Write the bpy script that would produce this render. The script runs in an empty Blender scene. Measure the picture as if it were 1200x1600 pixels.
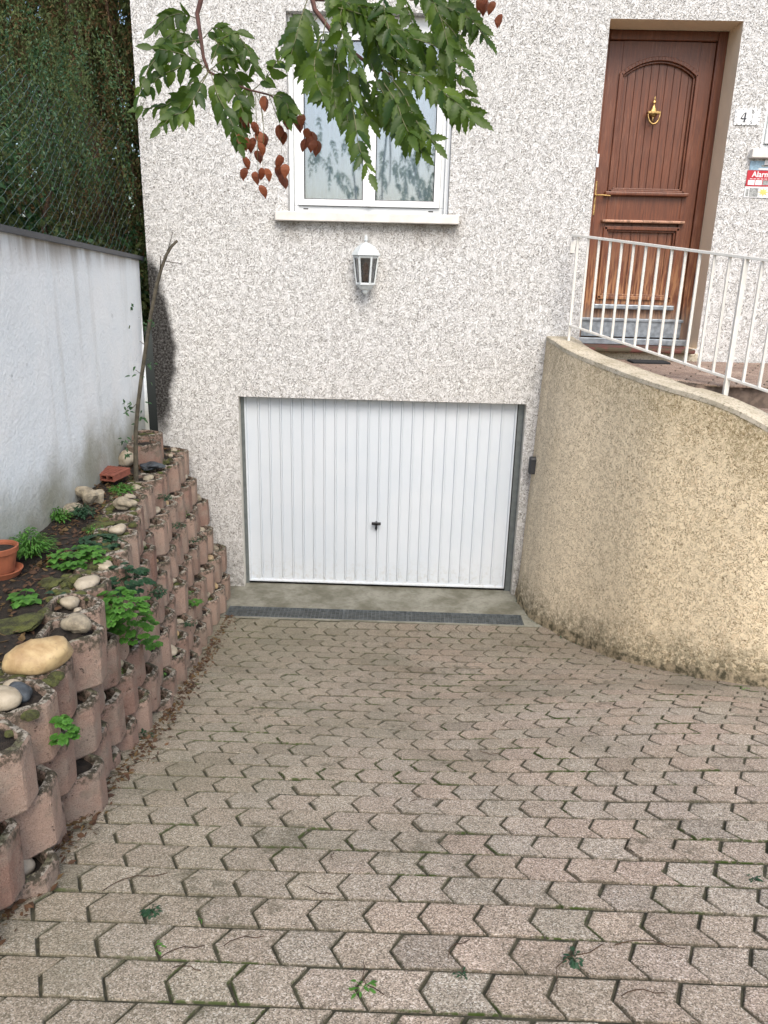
import bpy, bmesh, math, random
import numpy as np
from mathutils import Vector, Matrix, noise
random.seed(7)
C = bpy.context.scene.collection
scn = bpy.context.scene
PI = math.pi
# ------------------------------------------------------------------ camera
F = 1200.0
YAW, PIT, ROL = [math.radians(a) for a in (-1.0, 17.5, 1.4)]
CAM = Vector((0.174, -6.611, 2.841))
_cy, _sy, _cp, _sp = math.cos(YAW), math.sin(YAW), math.cos(PIT), math.sin(PIT)
cw = Vector((_sy*_cp, _cy*_cp, -_sp)); _r = Vector((_cy, -_sy, 0)); _u = _r.cross(cw)
cr = math.cos(ROL)*_r + math.sin(ROL)*_u
cu = -math.sin(ROL)*_r + math.cos(ROL)*_u
cam = bpy.data.objects.new('camera', bpy.data.cameras.new('camera')); C.objects.link(cam)
M3 = Matrix((cr, cu, -cw)).transposed()
cam.matrix_world = Matrix.Translation(CAM) @ M3.to_4x4()
cam.data.sensor_fit = 'HORIZONTAL'; cam.data.sensor_width = 36; cam.data.lens = 36
cam.data.clip_start = 0.05; cam.data.clip_end = 500
scn.camera = cam
scn.render.resolution_x = 768; scn.render.resolution_y = 1024
# ------------------------------------------------------------------ light
w = bpy.data.worlds.new("World"); scn.world = w; w.use_nodes = True
nt = w.node_tree; bg = nt.nodes['Background']
sky = nt.nodes.new('ShaderNodeTexSky'); sky.sky_type = 'NISHITA'; sky.sun_disc = False
SUN_EL, SUN_AZ = math.radians(48), math.radians(168)     # azimuth clockwise from +Y
sky.sun_elevation = SUN_EL; sky.sun_rotation = SUN_AZ
sky.air_density = 1.0; sky.dust_density = 3.0; sky.ozone_density = 1.0
nt.links.new(sky.outputs[0], bg.inputs[0]); bg.inputs[1].default_value = 0.15
sun = bpy.data.objects.new('sun', bpy.data.lights.new('sun', 'SUN')); C.objects.link(sun)
sun.data.energy = 1.45; sun.data.angle = math.radians(32); sun.data.color = (1, .95, .87)
sd = Vector((math.sin(SUN_AZ)*math.cos(SUN_EL), math.cos(SUN_AZ)*math.cos(SUN_EL), math.sin(SUN_EL)))
sun.rotation_euler = sd.to_track_quat('Z', 'Y').to_euler()
scn.view_settings.view_transform = 'Standard'; scn.view_settings.look = 'None'
scn.view_settings.exposure = 0.78; scn.view_settings.gamma = 1
# ------------------------------------------------------------------ geometry of sight and ground
def ray(px, py): return (px-600)*cr - (py-800)*cu + F*cw
def onY(px, py, Y=0.0):
    d = ray(px, py); return CAM + (Y-CAM.y)/d.y*d
def onZ(px, py, Z):
    d = ray(px, py); return CAM + (Z-CAM.z)/d.z*d
def atD(px, py, D): return CAM + ray(px, py)*(D/F)
def proj(P):
    v = Vector(P)-CAM; k = v.dot(cw); return 600+F*v.dot(cr)/k, 800-F*v.dot(cu)/k
TY = [-14,-8,-6.5,-5.5,-5,-4.5,-4,-3.5,-3,-2.5,-2,-1.5,-1,-.62,2]
TZ = [1.5,1.36,1.22,1.10,1.016,.905,.78,.64,.497,.355,.22,.10,.005,-.02,-.02]
def interp(x, X, Y): return float(np.interp(x, X, Y))
def sst(a, b, x):
    t = min(1, max(0, (x-a)/(b-a))); return t*t*(3-2*t)
def ground(x, y):
    z = interp(y, TY, TZ)*.5 + .25*(interp(y-.2, TY, TZ)+interp(y+.2, TY, TZ))
    z += .10*sst(.3, 2.0, x)*math.exp(-((y+2.9)/1.1)**2)
    z += .008*noise.noise(Vector((x*1.1, y*1.3, 3)))*sst(-.7, -1.2, y)
    return z
def onG(px, py):
    d = ray(px, py); t = .3/F
    while t < 14/F:
        P = CAM+t*d
        if P.z < ground(P.x, P.y): return P
        t += .003/F
    return P
# ------------------------------------------------------------------ node helpers
class NT:
    def __init__(s, name):
        s.m = bpy.data.materials.new(name); s.m.use_nodes = True; s.t = s.m.node_tree
        s.b = s.t.nodes['Principled BSDF']; s.out = s.t.nodes['Material Output']
        s.co = s.n('ShaderNodeTexCoord').outputs['Object']
    def n(s, typ, **kw):
        n = s.t.nodes.new(typ)
        for k, v in kw.items(): setattr(n, k, v)
        return n
    def l(s, a, b): s.t.links.new(a, b)
    def setin(s, i, v):
        if isinstance(v, bpy.types.NodeSocket): s.l(v, i)
        elif v is not None:
            i.default_value = (*v, 1) if (isinstance(v, tuple) and len(v) == 3 and i.type == 'RGBA') else v
    def noise(s, sc, det=3, rough=.55, dist=0, vec=None):
        n = s.n('ShaderNodeTexNoise'); s.l(vec or s.co, n.inputs['Vector'])
        n.inputs['Scale'].default_value = sc; n.inputs['Detail'].default_value = det
        n.inputs['Roughness'].default_value = rough; n.inputs['Distortion'].default_value = dist
        return n.outputs['Fac']
    def vor(s, sc, feat='F1', out='Distance', vec=None):
        n = s.n('ShaderNodeTexVoronoi', feature=feat); s.l(vec or s.co, n.inputs['Vector'])
        n.inputs['Scale'].default_value = sc; return n.outputs[out]
    def math(s, op, a, b=None, c=None):
        n = s.n('ShaderNodeMath', operation=op)
        for i, v in enumerate((a, b, c)):
            if v is not None: s.setin(n.inputs[i], v)
        return n.outputs[0]
    def rng(s, v, a, b, c=0., d=1., smooth=True):
        n = s.n('ShaderNodeMapRange', interpolation_type='SMOOTHSTEP' if smooth else 'LINEAR')
        for k, x in zip(('Value','From Min','From Max','To Min','To Max'), (v, a, b, c, d)): s.setin(n.inputs[k], x)
        return n.outputs[0]
    def mix(s, f, a, b, bl='MIX'):
        n = s.n('ShaderNodeMix', data_type='RGBA', blend_type=bl)
        s.setin(n.inputs[0], f); s.setin(n.inputs[6], a); s.setin(n.inputs[7], b); return n.outputs[2]
    def sep(s, v=None):
        n = s.n('ShaderNodeSeparateXYZ'); s.l(v or s.co, n.inputs[0]); return n.outputs
    def attr(s, name, out='Color'):
        n = s.n('ShaderNodeAttribute', attribute_name=name); return n.outputs[out]
    def mapping(s, sc):
        n = s.n('ShaderNodeMapping'); s.l(s.co, n.inputs[0]); n.inputs['Scale'].default_value = sc; return n.outputs[0]
    def bump(s, h, dist=.003, st=1.):
        n = s.n('ShaderNodeBump'); s.l(h, n.inputs['Height']); n.inputs['Distance'].default_value = dist
        n.inputs['Strength'].default_value = st
        s.l(n.outputs[0], s.b.inputs['Normal'])
    def fin(s, col, rough=.8, metal=0., spec=None):
        s.setin(s.b.inputs['Base Color'], col); s.setin(s.b.inputs['Roughness'], rough)
        s.setin(s.b.inputs['Metallic'], metal)
        if spec is not None: s.setin(s.b.inputs['Specular IOR Level'], spec)
        return s.m
def hexc(h):
    c = [int(h[i:i+2], 16)/255 for i in (0, 2, 4)]
    return tuple(((x+.055)/1.055)**2.4 if x > .04 else x/12.92 for x in c)
MAT = {}
def plain(name, col, rough=.6, metal=0., var=.12, sc=12, bump=0., spec=None):
    s = NT(name); n = s.noise(sc, 5)
    c = s.mix(s.rng(n, .3, .7), tuple(x*(1-var) for x in col), tuple(min(1, x*(1+var)) for x in col))
    if bump: s.bump(s.noise(sc*6, 3), bump)
    MAT[name] = s.fin(c, rough, metal, spec); return MAT[name]
def stucco(name, flat, rec, line, sc=30, kind='house'):
    s = NT(name); X, Y, Z = s.sep()
    n1 = s.noise(sc, 1.5, .5, .5); n2 = s.noise(sc*1.45, 1.5, .5, .7)
    reg = s.noise(17, 2, .5); reg2 = s.noise(21, 2, .5)
    plate = s.rng(n1, .46, .52)
    ln = s.math('SUBTRACT', 1, s.rng(s.math('ABSOLUTE', s.math('SUBTRACT', n1, .47)), .008, .030))
    ln2 = s.math('SUBTRACT', 1, s.rng(s.math('ABSOLUTE', s.math('SUBTRACT', n2, .5)), .007, .026))
    gate = s.rng(reg, .36, .50, .3, 1)
    gate2 = s.rng(reg2, .44, .56)
    lines = s.math('MAXIMUM', s.math('MULTIPLY', ln, gate), s.math('MULTIPLY', ln2, s.math('MULTIPLY', gate2, .85)))
    fine = s.noise(260, 2); cell = s.noise(sc*2.4, 2)
    col = s.mix(s.math('MULTIPLY', s.math('SUBTRACT', 1, plate), s.rng(reg, .4, .55, .25, 1)), flat, rec)
    col = s.mix(s.rng(fine, .35, .7, 0, .16), col, tuple(x*.7 for x in flat))
    col = s.mix(s.rng(s.noise(1.3, 4), .35, .75, 0, .22), col, tuple(a*b for a, b in zip(flat, (.88, .86, .81))))
    col = s.mix(s.math('MULTIPLY', lines, .88), col, line)
    if kind == 'house':
        st = s.noise(2.2, 4, .6, 0, s.mapping((1, 1, .35)))
        # black mould up the left corner
        wob = s.math('MULTIPLY', s.math('SUBTRACT', s.noise(3.5, 5, .7), .5), .22)
        zc = s.rng(Z, 1.3, 2.95, 0, 1, False)
        wid = s.math('MULTIPLY', s.math('SINE', s.math('MULTIPLY', zc, PI)), .17)
        d = s.math('SUBTRACT', s.math('ADD', X, 1.95), s.math('ADD', s.math('ADD', wid, .015), wob))
        mk = s.math('MULTIPLY', s.rng(d, -.03, .05, 1, 0), s.math('MULTIPLY', s.rng(Z, 1.25, 1.6), s.rng(Z, 2.8, 3.0, 1, 0)))
        mk = s.math('MULTIPLY', mk, s.rng(s.noise(60, 3, .7), .36, .6, .86, 1))
        col = s.mix(mk, col, (.022, .02, .018))
        # grime along the foot and streaks under the sill and in the low left corner
        g = s.math('MULTIPLY', s.rng(Z, .0, 1.7, 1, 0), s.rng(X, -1.95, -1.2, 1, .25))
        col = s.mix(s.math('MULTIPLY', g, s.rng(st, .3, .65, .35, .75)), col, (.16, .14, .105))
        u = s.math('MULTIPLY', s.math('MULTIPLY', s.rng(Z, 2.95, 3.2), s.rng(Z, 3.22, 3.3, 1, 0)),
                   s.math('MULTIPLY', s.rng(X, -.95, -.8), s.rng(X, .55, .7, 1, 0)))
        col = s.mix(s.math('MULTIPLY', u, s.rng(st, .4, .65, .1, .6)), col, (.17, .14, .10))
        b = s.math('MULTIPLY', s.rng(Z, .55, -.02, 0, 1), s.rng(s.noise(14, 4, .7), .42, .6))
        col = s.mix(s.math('MULTIPLY', b, .55), col, (.07, .065, .045))
    else:
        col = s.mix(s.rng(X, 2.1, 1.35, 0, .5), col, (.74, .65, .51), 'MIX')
        col = s.mix(s.math('MULTIPLY', lines, .5), col, line)
        h = s.attr('high', 'Fac'); tp = s.attr('below_top', 'Fac')
        nn = s.noise(6, 5, .65); sm = s.noise(3.2, 4, .6, 0, s.mapping((1.5, 1.5, .35)))
        moss = s.math('MULTIPLY', s.rng(s.math('ADD', h, s.math('MULTIPLY', s.math('SUBTRACT', nn, .5), .5)), .02, .42, 1, 0), s.rng(s.noise(30, 4, .7), .35, .6, .25, 1))
        col = s.mix(s.math('MULTIPLY', moss, .85), col, (.075, .068, .035))
        ft = s.rng(s.math('ADD', h, s.math('MULTIPLY', s.math('SUBTRACT', nn, .5), .16)), .10, .06)
        fc = s.mix(s.rng(s.noise(18, 5, .7), .4, .62), (.40, .33, .22), (.09, .08, .05)); col = s.mix(ft, col, fc)
        stt = s.math('MULTIPLY', s.rng(s.math('ADD', tp, s.math('MULTIPLY', s.math('SUBTRACT', sm, .5), .8)), .0, .5, 1, 0), s.rng(X, 1.4, 2.3, .55, 1))
        col = s.mix(s.math('MULTIPLY', stt, s.rng(s.noise(45, 3, .7), .35, .66, .1, .7)), col, (.22, .16, .055))
        col = s.mix(s.rng(sm, .55, .8, 0, .25), col, (.42, .32, .16))
    hgt = s.math('ADD', s.math('MULTIPLY', plate, 1.0), s.math('ADD', s.math('MULTIPLY', s.math('ADD', fine, cell), .16), s.math('MULTIPLY', lines, -.9)))
    s.bump(hgt, .004, .8)
    MAT[name] = s.fin(col, .93, 0, .2); return MAT[name]
stucco('white_stucco', (.70, .695, .68), (.60, .588, .56), (.12, .105, .085), 56)
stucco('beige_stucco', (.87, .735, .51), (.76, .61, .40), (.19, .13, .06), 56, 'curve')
plain('smooth_beige', (.78, .64, .46), .85, var=.05, sc=3, bump=.0008)
plain('smooth_cream', (.66, .64, .57), .85, var=.1, sc=6, bump=.001)
plain('pvc', (.78, .80, .80), .35, var=.03)
plain('white_paint', (.72, .70, .64), .45, var=.06, sc=30)
plain('sill_stone', (.70, .67, .62), .8, var=.1, sc=9, bump=.001)
plain('black', (.012, .012, .013), .4, var=.2)
plain('charcoal', (.03, .032, .035), .45)
plain('steel_grey', (.16, .18, .18), .45, .5, sc=20)
plain('galvanised', (.12, .135, .14), .5, .3, .3, 25)
plain('coping_metal', (.035, .042, .055), .42, .3, .15, 8)
plain('brass', (.36, .24, .10), .42, 1., .4, 60)
plain('lamp_metal', (.60, .64, .64), .4, 0, .08, 30)
plain('soil', (.022, .016, .011), .95, var=.5, sc=40, bump=.01)
plain('terracotta', (.30, .095, .045), .8, var=.2, sc=15, bump=.001)
plain('brick_red', (.22, .07, .045), .85, var=.2, sc=30, bump=.001)
plain('slate_stone', (.05, .06, .07), .7, var=.4, sc=30, bump=.002)
plain('rock_pale', (.30, .26, .19), .9, var=.35, sc=22, bump=.006)
plain('bark_grey', (.075, .065, .045), .9, var=.35, sc=25, bump=.003)
plain('twig_red', (.10, .045, .035), .8, var=.3, sc=30)
plain('bark_brown', (.07, .04, .022), .95, var=.5, sc=30, bump=.01)
plain('joint_soil', (.05, .047, .028), .98, var=.5, sc=30)
plain('grass_soil', (.05, .06, .03), .98, var=.4, sc=5)
plain('lead_grey', (.25, .28, .31), .45, .6, .25, 25)
plain('doormat_black', (.02, .021, .023), .95, sc=60, bump=.002)
plain('wire_green', (.07, .105, .095), .6, .1, .3, 10)
plain('curtain_cloth', (.60, .64, .66), .9, var=.06, sc=3)
plain('room_dark', (.03, .032, .034), .9)
plain('red_sticker', (.45, .015, .03), .5, var=.05)
plain('white_sticker', (.75, .75, .75), .5, var=.05)
plain('blue_sticker', (.28, .42, .52), .5, var=.2, sc=60)
plain('grey_sticker', (.30, .31, .30), .5, var=.4, sc=90)
plain('yellow_sticker', (.72, .56, .15), .5, var=.1)
plain('ink', (.02, .022, .03), .5)
plain('enamel', (.76, .77, .76), .25, var=.03)
def wood():
    s = NT('varnished_wood'); X, Y, Z = s.sep()
    g = s.noise(14, 6, .6, .6, s.mapping((6, 1, .35))); big = s.noise(3, 3)
    col = s.mix(s.rng(g, .3, .7), (.085, .024, .010), (.175, .053, .020))
    col = s.mix(s.rng(big, .3, .7, 0, .5), col, (.10, .030, .013))
    wear = s.math('MULTIPLY', s.rng(Z, 3.25, 2.6), s.rng(s.noise(22, 4, .6, 0, s.mapping((3, 1, .25))), .42, .6))
    col = s.mix(s.math('MULTIPLY', wear, .85), col, (.38, .19, .085))
    gr = s.math('MULTIPLY', s.rng(s.noise(40, 3, .6, 0, s.mapping((5, 1, .2))), .5, .68), s.rng(s.noise(4, 2), .4, .6))
    col = s.mix(s.math('MULTIPLY', gr, .35), col, (.32, .16, .10))
    ft = s.rng(s.math('ADD', Z, s.math('MULTIPLY', s.noise(20, 3), .1)), 2.7, 2.5)
    col = s.mix(s.math('MULTIPLY', ft, .55), col, (.20, .17, .14))
    s.bump(g, .0015); MAT['varnished_wood'] = s.fin(col, .42)
wood()
def whitewall():
    s = NT('white_render'); X, Y, Z = s.sep()
    n = s.noise(2, 5, .6); v = s.noise(2.5, 4, .6, 0, s.mapping((1.5, 2.5, .18))); sm = s.noise(50, 3)
    col = s.mix(s.rng(n, .35, .7), (.80, .845, .87), (.87, .895, .905))
    col = s.mix(s.rng(v, .52, .75, 0, .35), col, (.42, .40, .35))
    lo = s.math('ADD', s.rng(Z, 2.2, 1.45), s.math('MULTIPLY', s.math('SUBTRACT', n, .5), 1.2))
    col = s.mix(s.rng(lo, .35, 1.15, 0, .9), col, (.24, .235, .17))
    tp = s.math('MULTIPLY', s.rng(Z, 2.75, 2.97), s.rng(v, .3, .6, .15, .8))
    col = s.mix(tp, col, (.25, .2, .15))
    col = s.mix(s.rng(s.noise(9, 5, .75), .62, .75, 0, .5), col, (.2, .21, .2))
    s.bump(s.math('ADD', sm, s.noise(14, 3)), .006, .7); MAT['white_render'] = s.fin(col, .9, 0, .2)
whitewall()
def concrete():
    s = NT('apron_concrete'); n = s.noise(3, 6, .65); sm = s.noise(30, 4, .7)
    col = s.mix(s.rng(n, .35, .65), (.11, .105, .075), (.235, .23, .19))
    col = s.mix(s.rng(sm, .45, .75, 0, .5), col, (.08, .08, .055))
    s.bump(sm, .003); MAT['apron_concrete'] = s.fin(col, .85)
    s = NT('coping_concrete'); n = s.noise(4, 5, .7); sm = s.noise(55, 4, .75)
    col = s.mix(s.rng(n, .35, .65), (.42, .37, .27), (.58, .52, .41))
    col = s.mix(s.rng(sm, .5, .66, 0, .75), col, (.12, .10, .05))
    s.bump(sm, .005); MAT['coping_concrete'] = s.fin(col, .92)
concrete()
def paving(name, mul=1., pink=0.):
    s = NT(name); t = s.attr('tint'); ed = s.attr('edge', 'Fac')
    oc = s.n('ShaderNodeNewGeometry').outputs['Position']
    v = s.vor(270, out='Color', vec=oc); vv = s.sep(v)[0]; f = s.noise(330, 2, vec=oc)
    big = s.noise(1.1, 4, .6, vec=oc)
    col = s.mix(s.rng(vv, .0, 1., 0, 1, False), (.125, .105, .083), (.56, .485, .40))
    col = s.mix(s.rng(vv, .86, .95), col, (.60, .56, .50))
    col = s.mix(s.rng(f, .58, .72, 0, .7), col, (.05, .042, .032))
    col = s.mix(1., col, t, 'MULTIPLY')
    col = s.mix(s.rng(big, .45, .75, 0, .4), col, (.14, .135, .09), )
    dz = s.noise(16, 5, .75, vec=oc)
    col = s.mix(s.rng(s.math('ADD', ed, s.math('MULTIPLY', s.math('SUBTRACT', dz, .5), 1.6)), .55, 1.15, 0, .75), col, (.05, .047, .03))
    col = s.mix(s.rng(s.noise(4.5, 5, .7, vec=oc), .58, .75, 0, .45), col, (.09, .08, .055))
    px_, py_, pz_ = s.sep(oc)
    mg = s.math('MULTIPLY', s.rng(ed, .6, .95), s.rng(s.noise(2.6, 3, vec=oc), .5, .62))
    col = s.mix(s.math('MULTIPLY', mg, s.rng(s.noise(40, 2, vec=oc), .4, .55)), col, (.045, .07, .015))
    if not pink:
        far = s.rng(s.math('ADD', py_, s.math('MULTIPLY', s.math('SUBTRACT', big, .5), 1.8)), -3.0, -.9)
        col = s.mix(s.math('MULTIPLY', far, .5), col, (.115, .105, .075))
        gr_ = s.math('MULTIPLY', s.rng(s.noise(3.1, 6, .72, vec=oc), .54, .66), s.rng(s.noise(22, 4, .7, vec=oc), .4, .6)); col = s.mix(s.math('MULTIPLY', gr_, .6), col, (.06, .055, .035))
        col = s.mix(s.rng(px_, .6, -.9, 0, .28), col, (.20, .20, .13))
    if pink: col = s.mix(.35, col, (.30, .17, .13))
    s.bump(s.math('ADD', vv, f), .003, .8); MAT[name] = s.fin(col, .95, 0, .15)
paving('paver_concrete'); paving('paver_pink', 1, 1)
def blockmat():
    s = NT('pink_concrete'); oi = s.n('ShaderNodeObjectInfo').outputs['Random']
    gn = s.n('ShaderNodeNewGeometry'); oc = gn.outputs['Position']; nz = s.sep(gn.outputs['True Normal'])[2]
    n = s.noise(7, 5, .65, vec=oc); f = s.noise(230, 3, .7, vec=oc); sp = s.noise(45, 4, .7, vec=oc)
    col = s.mix(s.rng(oi, 0, 1), (.265, .16, .125), (.40, .285, .225))
    col = s.mix(s.rng(n, .4, .68, 0, .8), col, (.33, .27, .22))
    col = s.mix(s.rng(f, .5, .72, 0, .75), col, (.13, .08, .06)); pit = s.rng(s.noise(26, 4, .8, vec=oc), .63, .69)
    gz = s.sep(oc)[2]; col = s.mix(s.rng(s.math('ADD', gz, s.math('MULTIPLY', oi, .8)), .1, 1.1, .5, 0), col, (.30, .24, .185))
    col = s.mix(s.math('MULTIPLY', pit, .8), col, (.035, .03, .022))
    col = s.mix(s.rng(f, .42, .28, 0, .45), col, (.55, .46, .40))
    col = s.mix(s.rng(s.noise(5, 4, .6, vec=oc), .56, .7, 0, .6), col, (.16, .15, .115))
    top = s.rng(nz, .5, .8)
    tc = s.mix(s.rng(sp, .44, .58), (.42, .39, .33), (.035, .032, .022))
    tc = s.mix(s.rng(s.noise(9, 3, vec=oc), .52, .62, 0, .85), tc, (.06, .075, .022))
    col = s.mix(s.math('MULTIPLY', top, .9), col, tc)
    h = s.attr('rim', 'Fac')
    gm = s.rng(s.math('ADD', s.noise(6, 4, .65, vec=oc), s.math('MULTIPLY', s.math('SUBTRACT', h, .6), .35)), .5, .62)
    col = s.mix(s.math('MULTIPLY', gm, s.rng(sp, .4, .6, .2, .85)), col, (.085, .07, .052))
    col = s.mix(s.math('MULTIPLY', s.rng(h, .5, 1.), s.rng(sp, .45, .6, 0, .85)), col, (.06, .055, .04))
    s.bump(s.math('ADD', s.math('SUBTRACT', f, pit), s.math('MULTIPLY', sp, 1.5)), .006); MAT['pink_concrete'] = s.fin(col, .95, 0, .15)
blockmat()
def mossmat():
    s = NT('moss'); n = s.noise(20, 4, .7); col = s.mix(s.rng(n, .35, .65), (.03, .03, .012), (.09, .10, .025))
    s.bump(s.noise(120, 3), .01); MAT['moss'] = s.fin(col, .98)
mossmat()
def stonemat(name, a, b):
    s = NT(name); n = s.noise(9, 5, .6, .4); f = s.noise(70, 3)
    oi = s.n('ShaderNodeObjectInfo').outputs['Random']
    col = s.mix(s.rng(n, .35, .65), a, b)
    col = s.mix(s.rng(f, .55, .75, 0, .4), col, tuple(x*.5 for x in a))
    col = s.mix(s.rng(oi, 0, 1, 0, .35), col, (.33, .30, .26))
    s.bump(s.math('ADD', n, f), .002); MAT[name] = s.fin(col, .6)
stonemat('ochre_stone', (.30, .18, .06), (.52, .38, .18)); stonemat('pebble', (.30, .25, .17), (.46, .40, .30))
def leafmat(name, a, b, rough=.5, trans=.25):
    s = NT(name); t = s.attr('tint', 'Fac'); n = s.noise(30, 3)
    col = s.mix(t, a, b); col = s.mix(s.rng(n, .3, .7, 0, .35), col, tuple(x*.55 for x in a))
    s.fin(col, rough, 0, .4)
    tr = s.n('ShaderNodeBsdfTranslucent'); s.l(s.mix(.5, col, tuple(min(1, x*1.8) for x in b)), tr.inputs[0])
    mx = s.n('ShaderNodeMixShader'); mx.inputs[0].default_value = trans
    s.l(s.b.outputs[0], mx.inputs[1]); s.l(tr.outputs[0], mx.inputs[2]); s.l(mx.outputs[0], s.out.inputs[0])
    MAT[name] = s.m
leafmat('tree_leaf', (.022, .06, .008), (.115, .185, .018), .45, .4)
leafmat('conifer_leaf', (.045, .062, .018), (.11, .15, .045), .7, .3)
leafmat('dead_leaf', (.09, .055, .022), (.20, .13, .055), .8, .3)
leafmat('ivy_leaf', (.02, .06, .022), (.05, .12, .04), .4, .2)
leafmat('olive_leaf', (.10, .12, .075), (.17, .18, .12), .6, .2)
leafmat('bright_leaf', (.055, .16, .025), (.12, .30, .05), .5, .3)
leafmat('dark_leaf', (.02, .06, .03), (.04, .10, .045), .5, .25)
leafmat('seed_pod', (.20, .055, .022), (.38, .13, .06), .6, .3)
leafmat('litter', (.05, .025, .015), (.13, .07, .035), .8, .05)
def glass(name, tint=(1, 1, 1), f0=.1):
    s = NT(name); s.t.nodes.remove(s.b)
    g = s.n('ShaderNodeBsdfGlossy'); g.inputs['Roughness'].default_value = .03; g.inputs['Color'].default_value = (.95, .97, 1, 1)
    t = s.n('ShaderNodeBsdfTransparent'); t.inputs[0].default_value = (*tint, 1)
    fr = s.n('ShaderNodeFresnel'); fr.inputs[0].default_value = 1.5
    fac = s.math('ADD', s.math('MULTIPLY', fr.outputs[0], 1.2), f0)
    mx = s.n('ShaderNodeMixShader'); s.l(fac, mx.inputs[0]); s.l(t.outputs[0], mx.inputs[1]); s.l(g.outputs[0], mx.inputs[2])
    s.l(mx.outputs[0], s.out.inputs[0]); MAT[name] = s.m
glass('window_glass', (.85, .9, .93), .10); glass('lamp_glass', (.45, .42, .4), .1)
# ------------------------------------------------------------------ mesh helpers
class MB:
    def __init__(s): s.v = []; s.f = []; s.mi = []; s.mats = []; s.col = None; s.fa = {}
    def m(s, name):
        if name not in s.mats: s.mats.append(name)
        return s.mats.index(name)
    def add(s, vs, fs, mat):
        o = len(s.v); s.v += [tuple(v) for v in vs]; i = s.m(mat)
        for f in fs: s.f.append([o+k for k in f]); s.mi.append(i)
    def box(s, x0, x1, y0, y1, z0, z1, mat, M=None):
        vs = [Vector((x, y, z)) for x in (x0, x1) for y in (y0, y1) for z in (z0, z1)]
        if M: vs = [M @ v for v in vs]
        s.add(vs, [(0,1,3,2),(4,6,7,5),(0,4,5,1),(2,3,7,6),(0,2,6,4),(1,5,7,3)], mat)
    def bar(s, a, b, wx, wy, mat, up=Vector((0, 0, 1))):
        a, b = Vector(a), Vector(b); d = (b-a).normalized()
        x = d.cross(up)
        x = x.normalized() if x.length > 1e-4 else Vector((1, 0, 0))
        y = x.cross(d); vs = []
        for p in (a, b):
            for sx, sy in ((-1,-1),(1,-1),(1,1),(-1,1)): vs.append(p+x*sx*wx/2+y*sy*wy/2)
        s.add(vs, [(0,3,2,1),(4,5,6,7),(0,1,5,4),(1,2,6,5),(2,3,7,6),(3,0,4,7)], mat)
    def tube(s, pts, rads, mat, seg=8, cap=True):
        pts = [Vector(p) for p in pts]; n = len(pts)
        if not hasattr(rads, '__len__'): rads = [rads]*n
        vs = []; x = None
        for i, p in enumerate(pts):
            d = (pts[min(i+1, n-1)]-pts[max(i-1, 0)]).normalized()
            if x is None: x = d.orthogonal().normalized()
            else: x = (x-d*x.dot(d)).normalized()
            y = d.cross(x)
            for k in range(seg):
                a = 2*PI*k/seg; vs.append(p+(x*math.cos(a)+y*math.sin(a))*rads[i])
        fs = [(i*seg+k, i*seg+(k+1) % seg, (i+1)*seg+(k+1) % seg, (i+1)*seg+k) for i in range(n-1) for k in range(seg)]
        if cap: fs += [tuple(range(seg))[::-1], tuple((n-1)*seg+k for k in range(seg))]
        s.add(vs, fs, mat)
    def lathe(s, prof, seg, mat, M=Matrix(), a0=0, a1=2*PI):
        full = abs(a1-a0-2*PI) < 1e-6; cnt = seg if full else seg+1; vs = []
        for r, z in prof:
            for k in range(cnt):
                a = a0+(a1-a0)*k/seg; vs.append(M @ Vector((r*math.cos(a), r*math.sin(a), z)))
        fs = []
        for i in range(len(prof)-1):
            for k in range(seg):
                k2 = (k+1) % cnt; fs.append((i*cnt+k, i*cnt+k2, (i+1)*cnt+k2, (i+1)*cnt+k))
        s.add(vs, fs, mat)
    def build(s, name, parent=None, smooth=False, bevel=0, loc=None, attrs=None, link=True):
        me = bpy.data.meshes.new(name); me.from_pydata(s.v, [], s.f)
        for mn in s.mats: me.materials.append(MAT[mn])
        if len(s.mats) > 1: me.polygons.foreach_set('material_index', s.mi)
        if smooth: me.polygons.foreach_set('use_smooth', [True]*len(me.polygons))
        for k, (dom, typ, data) in (attrs or {}).items():
            a = me.attributes.new(k, typ, dom)
            if typ == 'FLOAT': a.data.foreach_set('value', data)
            else: a.data.foreach_set('color', [c for q in data for c in (*q, 1)])
        me.update()
        o = bpy.data.objects.new(name, me); C.objects.link(o)
        if parent: o.parent = parent
        if loc: o.location = loc
        if bevel:
            b = o.modifiers.new('bevel', 'BEVEL'); b.width = bevel; b.segments = 2; b.limit_method = 'ANGLE'; b.angle_limit = math.radians(40)
        return o
def tag(o, label=None, cat=None, group=None, kind=None):
    if label: o['label'] = label
    if cat: o['category'] = cat
    if group: o['group'] = group
    if kind: o['kind'] = kind
    return o
def empty(name, label, cat, loc=(0, 0, 0), group=None):
    o = bpy.data.objects.new(name, None); C.objects.link(o); o.location = loc; o.empty_display_size = .1
    return tag(o, label, cat, group)
def clone(o, parent=None):
    c = o.copy(); C.objects.link(c); c.parent = parent
    for ch in list(o.children): clone(ch, c)
    return c
def fixn(o):
    bm = bmesh.new(); bm.from_mesh(o.data); bmesh.ops.recalc_face_normals(bm, faces=bm.faces); bm.to_mesh(o.data); bm.free(); return o
def part(mb, name, root, **kw):
    """mesh given in world coordinates, hung under a root that stands at its own base"""
    o = mb.build(name, root, **kw)
    p = root; off = Vector((0, 0, 0))
    while p: off += p.location; p = p.parent
    o.location = -off + (kw.get('loc') or Vector((0, 0, 0)))
    return o
plain('bed_concrete', (.16, .12, .095), .95, var=.3, sc=25)
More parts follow.
